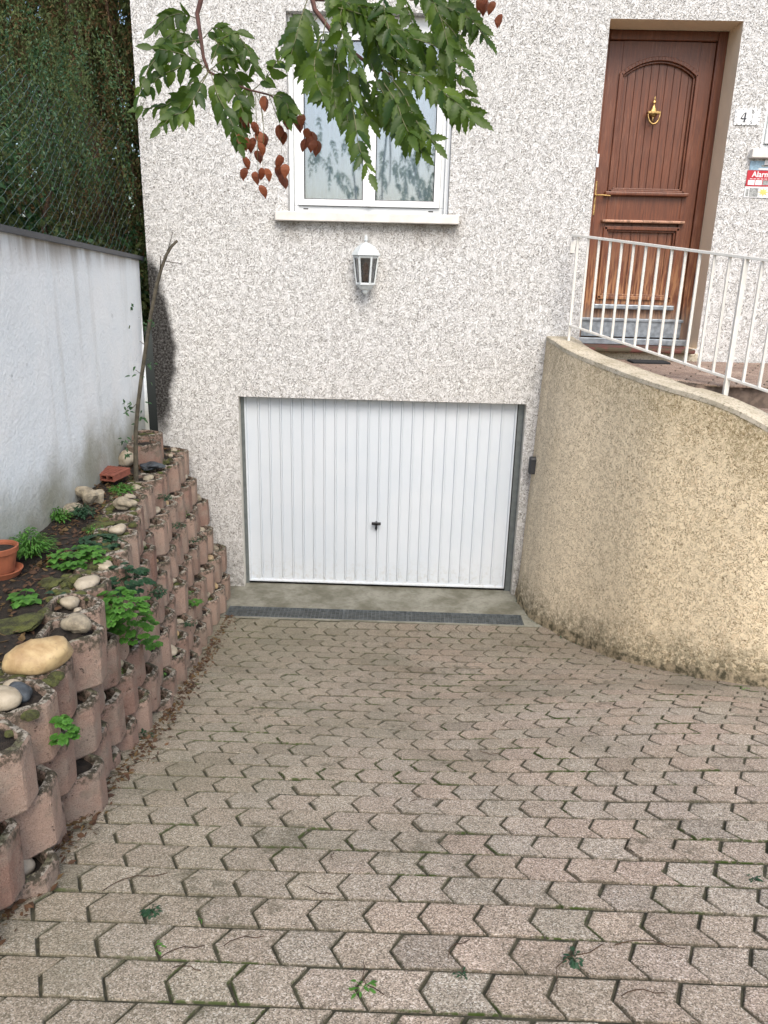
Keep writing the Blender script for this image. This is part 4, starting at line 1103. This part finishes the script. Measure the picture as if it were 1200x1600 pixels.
for ti, (px, py, a, L) in enumerate(((960, 1480, .2, .2), (700, 1500, 1.2, .12), (870, 1555, 1.2, .3), (600, 1558, 2.2, .16), (160, 1395, .9, .22), (250, 1500, .8, .13), (270, 1515, .1, .08), (1010, 1340, 2.4, .1), (640, 1255, .5, .12), (520, 1345, 1.8, .05), (780, 1180, 2.9, .1), (350, 1480, .7, .12), (970, 1560, .4, .12), (520, 1400, 2.9, .1))):
    P = onG(px, py)+Vector((0, 0, .006)); m = MB(); pts = []
    for k in range(6):
        x = P.x+math.cos(a+.25*math.sin(k))*L*k/5; y = P.y+math.sin(a+.25*math.sin(k))*L*k/5*.8; pts.append((x, y, ground(x, y)+.006+.004*(k % 2)))
    m.tube(pts, .0013, 'bark_brown', 4)
    tag(m.build('twig'), f"{'long' if L > .18 else 'short' if L < .11 else 'thin'} dry twig on the ramp pavers, {ordw[TWR.index(ti)]} twig counted from the bottom edge", 'twig', 'dry twigs on the ramp')
# ------------------------------------------------------------------ sapling
def sapling():
    q = onBed(213, 757); Y = q.y
    t = empty('sapling', 'thin pruned sapling with a bare stem leaning at the house corner', 'tree', q)
    px = [(213, 757), (212, 715), (212, 675), (216, 630), (221, 590), (229, 535), (236, 490), (245, 445), (252, 420), (260, 398), (268, 385), (277, 376)]
    pts = [q+Vector((0, 0, -.05))]+[onY(a, b, Y+.004*i) for i, (a, b) in enumerate(px)]
    m = MB(); m.tube(pts, [.019, .018, .0165, .015, .014, .0135, .013, .012, .0125, .011, .010, .009, .008], 'bark_grey', 10)
    for a, b, r in (((250, 425), (251, 400), .005), ((262, 392), (270, 362), .0035), ((258, 408), (283, 412), .003), ((229, 540), (218, 533), .003), ((222, 585), (212, 578), .003), ((216, 628), (205, 640), .003)):
        A, B = onY(*a, Y+.03), onY(*b, Y+.0); m.tube([A, (A+B)/2+rv(.004), B], [r, r*.8, r*.5], 'bark_grey', 6)
    part(m, 'trunk', t, smooth=True)
    f = LB()
    for (x, y, n, s_) in ((200, 640, 9, .035), (192, 632, 4, .03), (222, 655, 4, .045), (208, 580, 3, .04), (238, 565, 6, .035), (228, 590, 3, .03), (236, 508, 8, .03), (226, 500, 4, .018), (195, 690, 8, .035), (200, 705, 6, .035), (226, 635, 3, .03)):
        for k in range(n):
            P = onY(x+RR.uniform(-8, 8), y+RR.uniform(-8, 8), Y+RR.uniform(-.05, .05)); f.leaf(P, Vector((RR.uniform(-1, 1), RR.uniform(-1, .3), RR.uniform(-.7, .5))), (0, -.5, 1), leaf_shape(s_, s_*.5, 0, 4, .3), 'ivy_leaf', RR.random())
    f.built('foliage', t)
sapling()
# ------------------------------------------------------------------ wall lantern
def lantern():
    L = onY(571, 400, -.075); zt_, zb = onY(573, 366, -.075).z, onY(570, 460, -.075).z
    cx, cy = L.x+.004, -.085; t = empty('wall_lantern', 'white hexagonal wall lantern with glass panes under the window sill', 'lamp', (cx, -.005, zb))
    Hh = zt_-zb; W = 'lamp_metal'
    T = Matrix.Translation((cx, cy, 0)) @ Matrix.Rotation(0, 4, 'Z')
    z = lambda f: zb+Hh*f
    hexa = lambda r, zz: [Vector((cx+r*math.cos(PI/3*k), cy+r*math.sin(PI/3*k), zz)) for k in range(6)]
    def loft(m, prof):
        vs = []; 
        for r, zz in prof: vs += hexa(max(r, .0005), zz)
        m.add(vs, [(j*6+i, j*6+(i+1) % 6, (j+1)*6+(i+1) % 6, (j+1)*6+i) for j in range(len(prof)-1) for i in range(6)], W)
    m = MB(); loft(m, [(.112, z(.645)), (.118, z(.655)), (.115, z(.67)), (.10, z(.72)), (.075, z(.79)), (.035, z(.85)), (.012, z(.865))]); part(m, 'roof', t)
    m = MB(); m.lathe([(.010, z(.86)), (.008, z(.885)), (.016, z(.90)), (.016, z(.915)), (.010, z(.925)), (.014, z(.945)), (.010, z(.97)), (.001, z(1.0))], 12, W, T); part(m, 'finial', t, smooth=True)
    m = MB(); loft(m, [(.100, z(.645)), (.104, z(.64)), (.102, z(.62)), (.096, z(.605))]); loft(m, [(.070, z(.20)), (.079, z(.19)), (.080, z(.165)), (.07, z(.16)), (.045, z(.09)), (.028, z(.07)), (.028, z(.055)), (.02, z(.02)), (.006, z(0))])
    for k in range(6):
        a = Vector((cx+.098*math.cos(PI/3*k), cy+.098*math.sin(PI/3*k), z(.62))); b = Vector((cx+.074*math.cos(PI/3*k), cy+.074*math.sin(PI/3*k), z(.19)))
        m.bar(b, a, .014, .010, W, Vector((math.cos(PI/3*k), math.sin(PI/3*k), 0)))
    m.box(cx-.012, cx+.012, cy+.06, -.001, z(.2), z(.6), W); m.box(cx-.03, cx+.03, -.012, -.001, z(.1), z(.7), W)
    part(m, 'body', t)
    for k in range(6):
        a, b = PI/3*k, PI/3*(k+1); m = MB(); r1, r2 = .092, .069
        m.add([(cx+r2*math.cos(a), cy+r2*math.sin(a), z(.2)), (cx+r2*math.cos(b), cy+r2*math.sin(b), z(.2)), (cx+r1*math.cos(b), cy+r1*math.sin(b), z(.615)), (cx+r1*math.cos(a), cy+r1*math.sin(a), z(.615))], [(0, 1, 2, 3)], 'lamp_glass')
        part(m, 'pane', t)
    m = MB(); m.lathe([(.0, z(.22)), (.02, z(.22)), (.02, z(.33)), (.012, z(.34)), (.024, z(.42)), (.020, z(.5)), (0, z(.54))], 14, 'rail_worn', T); part(m, 'bulb', t, smooth=True)
lantern()
# key box
q = onY(833, 728, -.14); t = empty('key_box', 'small dark grey plastic box on the curved wall right of the garage door', 'key box', (q.x, -.13, q.z-.08))
m = MB(); m.box(q.x-.034, q.x+.036, -.15, -.09, q.z-.076, q.z+.076, 'charcoal'); part(m, 'back', t, bevel=.014)
m = MB(); m.box(q.x-.028, q.x+.030, -.166, -.151, q.z-.068, q.z+.066, 'charcoal'); part(m, 'cover', t, bevel=.006)
# ------------------------------------------------------------------ number plate and stickers
def text(s_, size, P, mat, parent, name, italic=0, bold=0, spacing=1, sx=1):
    cu_ = bpy.data.curves.new(name, 'FONT'); cu_.body = s_; cu_.size = size; cu_.extrude = .0004; cu_.align_x = 'CENTER'; cu_.align_y = 'CENTER'; cu_.shear = italic; cu_.offset = bold; cu_.space_character = spacing
    tmp = bpy.data.objects.new('tmp', cu_); C.objects.link(tmp); bpy.context.view_layer.update()
    me = bpy.data.meshes.new_from_object(tmp.evaluated_get(bpy.context.evaluated_depsgraph_get())); bpy.data.objects.remove(tmp)
    me.transform(Matrix.Translation(P) @ Matrix.Rotation(PI/2, 4, 'X') @ Matrix.Scale(sx, 4, (1, 0, 0))); me.materials.clear(); me.materials.append(MAT[mat])
    o = bpy.data.objects.new(name, me); C.objects.link(o); o.parent = parent; o.location = -parent.location if parent else (0, 0, 0); return o
a, b = onY(1150, 170, -.008), onY(1186, 196, -.008); x0, x1, z1, z0 = a.x, b.x, a.z, b.z
t = empty('house_number', 'white enamel house number tile reading 4 bis beside the door', 'house number', (x0, -.01, z0))
m = MB(); m.box(x0, x1, -.008, -.0005, z0, z1, 'enamel'); part(m, 'tile', t, bevel=.002)
zc = (z0+z1)/2; X4 = x0+(x1-x0)*.34; hh = (z1-z0)*.56
m = MB(); y_ = -.0105                                   # a serif figure 4
def poly(pts): 
    n = len(pts); m.add([(X4+p[0]*hh, y_, zc+(p[1]-.5)*hh) for p in pts]+[(X4+p[0]*hh, y_+.002, zc+(p[1]-.5)*hh) for p in pts], [tuple(range(n))]+[(i, (i+1) % n, n+(i+1) % n, n+i) for i in range(n)], 'ink')
poly([(.06, .0), (.24, .0), (.30, 1.0), (.12, 1.0)]); poly([(-.34, .26), (.045, .26), (.053, .38), (-.30, .38)]); poly([(.261, .26), (.38, .26), (.39, .38), (.266, .38)]); poly([(-.34, .39), (-.22, .39), (.118, 1.0), (.06, 1.0)]); poly([(-.06, -.06), (.36, -.06), (.36, -.005), (-.06, -.005)])
fixn(part(m, 'figure', t))
for i, ch in enumerate('BIS'): text(ch, .034, (x0+(x1-x0)*(.70-.012*i), -.0095, zc+.036-.036*i), 'ink', t, 'letter', italic=-.1)
m = MB(); rnd = random.Random(2)                        # scalloped ornament round the tile
for fx, fz in [(0.02, .2), (.03, .8), (.05, .5), (.97, .25), (.98, .75), (.95, .5), (.3, .97), (.65, .97), (.85, .95), (.3, .04), (.62, .04), (.12, .95), (.12, .06), (.88, .05), (.48, .96), (.48, .04)]:
    xx, zz = x0+(x1-x0)*fx, z0+(z1-z0)*fz; m.box(max(x0+.003, xx-.004), min(x1-.003, xx+.004), -.0095, -.0082, max(z0+.003, zz-.003), min(z1-.003, zz+.003), 'ink')
part(m, 'ornament', t)
S0 = onY(1172, 251, -.006); Sx = S0.x; zA, zB, zC_, zD = [onY(1172, v, -.006).z for v in (251, 266, 291, 306)]; wS = .31
t = empty('alarm_sign', 'red alarm warning sticker with white strip of pictograms under the small sill', 'sign', (Sx, -.004, zD))
m = MB(); m.box(Sx+.006, Sx+wS, -.006, -.0005, zA-(zA-zB)*.98, zA, 'blue_sticker'); part(m, 'crest_panel', t)
m = MB(); 
for k, (w_, h_) in enumerate(((.03, .04), (.07, .015), (.11, .012))): m.box(Sx+.13-w_/2, Sx+.13+w_/2, -.0072, -.0062, zA-.014-k*.022-h_/2, zA-.014-k*.022+h_/2, 'white_sticker' if k != 1 else 'grey_sticker')
part(m, 'crest', t)
m = MB(); m.box(Sx-.006, Sx+wS, -.0065, -.0005, zC_, zB, 'red_sticker'); part(m, 'red_panel', t)
text('Alarme', .056, (Sx+.115, -.0075, zB-.030), 'white_sticker', t, 'lettering', bold=.0012)
m = MB()
for k in range(5): m.box(Sx+.008+k*.058, Sx+.060+k*.058, -.0078, -.0068, zC_+.010, zC_+.045, 'white_sticker' if k < 2 else 'grey_sticker')
for k in range(9): m.box(Sx+.02+k*.028, Sx+.040+k*.028, -.0078, -.0068, zC_+.052, zC_+.056, 'white_sticker')
part(m, 'pictograms', t)
t2 = empty('warning_sticker', 'pale sticker with yellow star shape just below the red alarm sign', 'sign', (Sx, -.004, zD-.02))
m = MB(); m.box(Sx-.006, Sx+wS, -.006, -.0005, zD-.012, zC_-.002, 'white_sticker'); part(m, 'sheet', t2)
m = MB(); m.box(Sx+.03, Sx+.10, -.0070, -.0061, zD-.006, zC_-.012, 'grey_sticker'); m.box(Sx+.002, Sx+.024, -.0070, -.0061, zD-.004, zC_-.02, 'grey_sticker')
part(m, 'small_print', t2)
m = MB(); cxx, czz = Sx+.14, (zD+zC_)/2-.006; st = []
for k in range(16): rr_ = .045 if k % 2 == 0 else .02; st.append((cxx+rr_*math.cos(k*PI/8), -.0072, czz+rr_*math.sin(k*PI/8)*.75))
m.add(st+[(cxx, -.0072, czz)], [(i, (i+1) % 16, 16) for i in range(16)], 'yellow_sticker'); part(m, 'burst', t2)
# small white tab on the door jamb
q = onY(934, 251, -.006); m = MB(); m.box(q.x-.010, q.x+.008, -.012, -.0005, q.z-.048, q.z+.048, 'white_sticker'); tag(m.build('bell_push', bevel=.003), 'slim white plate on the stucco left of the entrance door', 'bell push')
# ------------------------------------------------------------------ golden rain tree branch
KR = {}
for i in range(6): KR[i] = leaf_shape(1, .42+.05*(i % 3), .45, 9, .12+.12*(i % 3), .25+.15*(i % 2))
KS = {}
for i in range(6): KS[i] = leaf_shape(1, .36+.05*(i % 3), 1, 11, .12+.12*(i % 3), .3+.15*(i % 2))
def tree():
    root = empty('golden_rain_tree', 'overhanging tree branches with feathered green leaves and papery brown pods', 'tree', atD(480, -700, 2.3))
    wood = MB(); f = LB(); pods = []
    def stem(pts, r0, r1, mat='twig_red'):
        n = len(pts); P = [atD(*p) for p in pts]; wood.tube(P, [r0+(r1-r0)*i/(n-1) for i in range(n)], mat, 6)
    def comp(pts, L, pairs=6, tone=.5, KS=KS):
        """compound leaf: rachis through (px, py, depth) points, leaflets hanging on both sides"""
        P = [atD(*p) for p in pts]
        def at(t):
            k = t*(len(P)-1); i = min(int(k), len(P)-2); u = k-i
            return P[i].lerp(P[i+1], u)
        Q = [at(i/14) for i in range(15)]
        for i in range(1, 14): Q[i] = (Q[i-1]+Q[i]*2+Q[i+1])/4
        wood.tube(Q, [.0018-.0009*i/14 for i in range(15)], 'leaf_stalk', 4, cap=False)
        plane = Vector((RR.uniform(-.5, .5), -.9, RR.uniform(.1, .8))).normalized()   # the blade mostly faces the ramp and the sky
        for i in range(pairs):
            t = .12+.86*(i+.4)/pairs; A = at(t); d = (at(min(1, t+.08))-at(t-.08)).normalized()
            side = d.cross(plane).normalized()
            env = math.sin(PI*(.18+.72*t))**.6
            for s_ in (-1, 1):
                if RR.random() < .05: continue
                dd = (side*s_*RR.uniform(.6, .95)+d*RR.uniform(.5, .9)+Vector((0, 0, -RR.uniform(.25, .8)))+rv(.2)).normalized()
                up = (plane+rv(.65)).normalized(); l = L*env*RR.uniform(.85, 1.15)
                sh = KS[RR.randrange(6)]; f.leaf(A+rv(.003), dd, up, ([v*l for v in sh[0]], sh[1]), 'tree_leaf', min(1, max(0, RR.gauss(tone, .25))))
        d = (P[-1]-P[-2]).normalized(); sh = KS[0]; f.leaf(P[-1], d, plane+rv(.2), ([v*L*.9 for v in sh[0]], sh[1]), 'tree_leaf', tone)
    def pod(px, py, D, s_=.045):
        P = atD(px, py, D); m = MB(); prof = [(0, 0), (.15, -.05), (.27, -.22), (.30, -.45), (.23, -.72), (.10, -.94), (0, -1.1)]; vs = []; n = 9; rot = RR.uniform(0, 2)
        for r, z in prof:
            for k in range(n):
                a = 2*PI*k/n+rot; q = r*(1.4 if k % 3 == 0 else .74); vs.append(P+Vector((q*math.cos(a)*s_, q*math.sin(a)*s_, z*s_+.0)) + rv(.0008))
        ax = Vector((RR.uniform(-.35, .35), RR.uniform(-.2, .2), 0))
        vs = [v+Vector((ax.x*(v.z-P.z)*-1, ax.y*(v.z-P.z)*-1, 0)) for v in vs]
        m.add(vs, [(j*n+i, j*n+(i+1) % n, (j+1)*n+(i+1) % n, (j+1)*n+i) for j in range(6) for i in range(n)], 'seed_pod')
        o = part(m, 'seed_pod', root, smooth=False, attrs={'tint': ('FACE', 'FLOAT', [RR.random()]*len(m.f))}); 
    D = 2.35
    # left branch
    stem([(300, -260, D), (312, -80, D), (314, 0, D), (308, 22, D), (314, 62, D), (318, 90, D), (326, 112, D)], .010, .0045)
    stem([(326, 112, D), (360, 130, D), (392, 141, D), (420, 148, D), (450, 165, D), (475, 195, D)], .004, .0015)
    stem([(480, -200, D-.1), (478, -40, D-.1), (492, 15, D-.1), (530, 65, D-.1), (565, 92, D-.1), (600, 112, D-.1), (640, 128, D-.05)], .009, .003)
    stem([(540, -160, D), (470, -60, D), (490, 0, D), (540, 2, D), (600, -4, D)], .006, .002)
    stem([(700, -220, D), (740, -60, D), (720, 30, D), (690, 60, D)], .006, .002)
    C1 = [((312, 62), (262, 70), (232, 105), (216, 150)), ((318, 95), (280, 105), (245, 120), (222, 165)), ((326, 110), (300, 90), (270, 80), (238, 75)), ((322, 100), (290, 140), (260, 165), (222, 170)),
          ((326, 112), (300, 145), (275, 175), (250, 200)), ((326, 112), (305, 150), (290, 175), (270, 180)), ((316, 80), (300, 60), (280, 45), (258, 60)), ((310, 30), (285, 20), (262, 25), (240, 45)),
          ((330, 100), (345, 60), (370, 50), (392, 85)), ((326, 112), (350, 90), (380, 85), (402, 110)), ((330, 108), (352, 120), (372, 150), (380, 175)), ((335, 60), (350, 85), (370, 115), (388, 150)), ((330, 115), (340, 150), (360, 185), (374, 225)),
          ((318, 60), (335, 40), (360, 55), (385, 75)), ((395, 141), (420, 120), (432, 95), (455, 72)), ((420, 148), (440, 150), (450, 165), (452, 185)), ((392, 142), (378, 170), (372, 200), (376, 225))]
    for c in C1:
        dz = RR.uniform(-.08, .08); comp([(a, b, D+dz-.02*i) for i, (a, b) in enumerate(c)], .054, 7, .35, KR)
    C2 = [((480, 0), (470, 30), (462, 60), (455, 85)), ((500, 20), (480, 50), (475, 90), (478, 125)), ((510, 30), (500, 75), (505, 120), (515, 160)), ((530, 60), (520, 100), (518, 140), (525, 170)), ((545, 80), (545, 130), (555, 190), (560, 230), (578, 272)),
          ((520, 50), (530, 110), (540, 170), (548, 215)), ((570, 95), (560, 130), (565, 165), (580, 190)), ((580, 100), (595, 140), (620, 180), (640, 215), (660, 238)), ((600, 110), (630, 145), (650, 190), (680, 225)),
          ((610, 110), (625, 150), (645, 185), (655, 215)), ((620, 110), (660, 120), (700, 150), (735, 180)), ((620, 90), (670, 95), (710, 120), (742, 168)), ((600, 60), (650, 60), (700, 80), (728, 120)), ((560, 40), (600, 50), (640, 70), (670, 110)),
          ((520, 10), (560, 20), (600, 40), (640, 50)), ((560, -10), (570, 30), (590, 70), (600, 110)), ((620, -20), (640, 20), (650, 60), (670, 95)), ((660, -20), (680, 20), (710, 50), (730, 90)), ((700, -30), (720, 0), (740, 35), (760, 60)),
          ((600, -20), (600, 20), (610, 55), (640, 85)), ((540, -10), (530, 30), (540, 70), (560, 105)), ((650, 100), (690, 130), (715, 165), (745, 185)), ((560, 60), (600, 80), (640, 110), (680, 150)), ((640, 0), (680, 5), (720, 20), (750, 40)),
          ((500, -20), (530, 0), (560, 10), (600, 15)), ((640, -40), (670, -10), (690, 30), (700, 70)), ((500, 60), (490, 100), (495, 130), (505, 150)), ((600, 130), (620, 160), (630, 190), (640, 210)), ((560, 110), (590, 150), (600, 170), (615, 195))]
    for i, c in enumerate(C2):
        dz = RR.uniform(-.22, .05); comp([(a, b, D-.1+dz-.02*j) for j, (a, b) in enumerate(c)], .061 if i % 3 else .072, 8, .45)
    # crown above the picture
    for i in range(70):
        x, y = RR.uniform(150, 900), RR.uniform(-420, -50); a = RR.uniform(-1, 1); dd = D+RR.uniform(-.5, .5)
        comp([(x, y, dd), (x+30*a, y+30, dd), (x+70*a, y+75, dd), (x+90*a, y+130, dd)] if y < -190 else [(x, y-130, dd), (x+30*a, y-100, dd), (x+70*a, y-60, dd), (x+90*a, y-20, dd)], .065, 5, .5)
    stem([(600, -1400, D+.3), (580, -900, D+.2), (540, -500, D+.1), (480, -200, D-.1)], .03, .010, 'bark_brown')
    stem([(560, -700, D+.2), (420, -420, D), (300, -260, D)], .016, .010, 'bark_brown'); stem([(560, -700, D+.2), (640, -420, D), (700, -220, D)], .014, .007, 'bark_brown'); stem([(545, -520, D+.1), (545, -300, D), (540, -160, D)], .012, .007, 'bark_brown')
    # pods
    strands = [((392, 141), (378, 190), (380, 245)), ((398, 142), (402, 200), (403, 270)), ((405, 144), (412, 200), (410, 260)), ((420, 148), (436, 190), (440, 240)), ((430, 150), (455, 170), (480, 195)), ((398, 142), (408, 165), (412, 190))]
    for s_ in strands: stem([(a, b, D) for a, b in s_], .0012, .0007, 'leaf_stalk')
    for (x, y) in [(378, 181), (378, 207), (385, 215), (381, 244), (383, 262), (397, 190), (404, 205), (396, 215), (412, 208), (405, 222), (402, 235), (399, 268), (408, 262), (416, 263), (408, 289), (413, 150), (437, 242), (434, 258), (446, 256), (440, 272), (443, 205), (436, 195), (450, 176), (456, 182), (466, 182), (472, 178), (480, 200), (486, 212), (492, 218), (497, 220), (478, 216), (487, 205), (448, 172), (750, -6), (760, -2), (771, 2), (783, 22), (756, 2), (700, 62), (706, 70), (712, 76), (720, 85)]:
        pod(x, y, D+RR.uniform(-.03, .03), RR.uniform(.034, .042))
    part(wood, 'branches', root, smooth=True); f.built('foliage', root, smooth=True)
MAT['leaf_stalk'] = plain('leaf_stalk', (.12, .12, .05), .6)
tree()
# ------------------------------------------------------------------ the thicket beyond the boundary wall
def spray_crown(root, n, region, mats, L, W, hang=1., steps=9, seg=.035):
    f = LB(); shapes = [leaf_shape(L*s_, W*s_, 0, 2, .2) for s_ in (.7, 1, 1.4)]
    for i in range(n):
        P = region(); d = Vector((RR.uniform(-1, 1), RR.uniform(-1, 1), RR.uniform(-.4, .4))).normalized(); mt = RR.choice(mats); tn = RR.random()
        for k in range(steps):
            P = P+d*seg; d = (d+Vector((0, 0, -.28*hang))+rv(.22)).normalized()
            for s_ in (0, 1): f.leaf(P, (d+rv(.8)).normalized(), rv(1), RR.choice(shapes), mt, min(1, max(0, tn+RR.uniform(-.25, .25))))
    return f.built('crown', root, smooth=False)
def trunk(root, pts, r0, r1, mat='bark_brown', name='trunk'):
    m = MB(); n = len(pts); m.tube(pts, [r0+(r1-r0)*i/(n-1) for i in range(n)], mat, 9); return m
def reg(x0, x1, y0, y1, z0, z1, dens=None):
    def f():
        while True:
            P = Vector((RR.uniform(x0, x1), RR.uniform(y0, y1), RR.uniform(z0, z1)))
            if dens is None or noise.noise(P*1.5) > dens: return P
    return f
def big(name, label, base, height, region, n, mats, L, W, hang, lean=(0, 0), r=.12, limbs=10, steps=9):
    t = empty(name, label, 'tree', base); m = MB(); b = Vector(base); top = b+Vector((lean[0], lean[1], height))
    pts = [b.lerp(top, i/8)+Vector((.06*math.sin(i*1.3), .05*math.cos(i), 0)) for i in range(9)]; m.tube(pts, [r*(1-.8*i/8) for i in range(9)], 'bark_brown', 10)
    for i in range(limbs):
        p = pts[RR.randrange(2, 8)]; e = region(); m.tube([p, (p+e)/2+Vector((0, 0, .1)), e], [r*.22, r*.12, r*.03], 'bark_brown', 5)
    part(m, 'trunk', t, smooth=True); spray_crown(t, n, region, mats, L, W, hang, steps); return t
D_ = 'dead_leaf'
big('conifer', 'dark conifer with hanging sprays against the house corner', (-2.75, 1.1, 2.3), 5.5, reg(-3.4, -2.12, .35, 2.0, 2.55, 7.0, -.4), 4200, ['conifer_leaf', 'conifer_leaf', D_], .030, .008, 1.2, r=.10, steps=10)
big('conifer', 'brownish conifer behind the chain link fence at upper left', (-3.9, .6, 2.3), 6.0, reg(-5.4, -3.1, -.3, 1.9, 2.6, 7.0, -.25), 4000, ['conifer_leaf', D_, D_], .032, .009, 1.2, r=.14, steps=10)
big('conifer', 'tall conifer deep behind the fence filling the gap', (-3.5, 3.2, 2.3), 7.0, reg(-6.2, -2.2, 2.3, 4.8, 2.4, 8.0, -.5), 4200, ['conifer_leaf', 'conifer_leaf', D_], .10, .045, 1., r=.2, limbs=16)
big('ivy_bush', 'dark ivy covered bush low behind the wire fence', (-3.3, -.9, 2.3), 1.2, reg(-4.6, -2.75, -2.1, .2, 2.35, 3.9, -.35), 1500, ['ivy_leaf', 'ivy_leaf', 'conifer_leaf'], .05, .035, .8, r=.05)
big('climber', 'tangled green climber hanging over the wire fence near the house', (-2.6, -.25, 2.3), 1.7, reg(-2.6, -2.02, -1.6, .2, 3.5, 4.5, -.15), 620, ['conifer_leaf', 'ivy_leaf', 'olive_dark'] if False else ['conifer_leaf', 'ivy_leaf'], .022, .010, 1.6, r=.03, steps=11)
big('conifer', 'narrow dark conifer squeezed along the side of the house', (-2.5, 2.2, 2.3), 4.8, reg(-2.75, -2.03, .7, 4.6, 2.5, 7.2), 2200, ['conifer_leaf', 'conifer_leaf', D_], .05, .02, 1., r=.06, limbs=8)
big('olive_shrub', 'grey green narrow leaved shrub at the left edge behind the fence', (-3.2, -2.0, 2.3), 2.2, reg(-3.2, -2.35, -2.9, -1.7, 3.5, 4.6, 0), 60, ['olive_leaf'], .075, .014, .8, r=.03, steps=6)
big('ivy_bush', 'low undergrowth directly behind the white wall top near the corner', (-2.5, .4, 2.3), .5, reg(-2.9, -2.15, -1.0, 1.4, 2.3, 3.2, -.3), 500, ['ivy_leaf', 'conifer_leaf'], .04, .028, .8, r=.03)
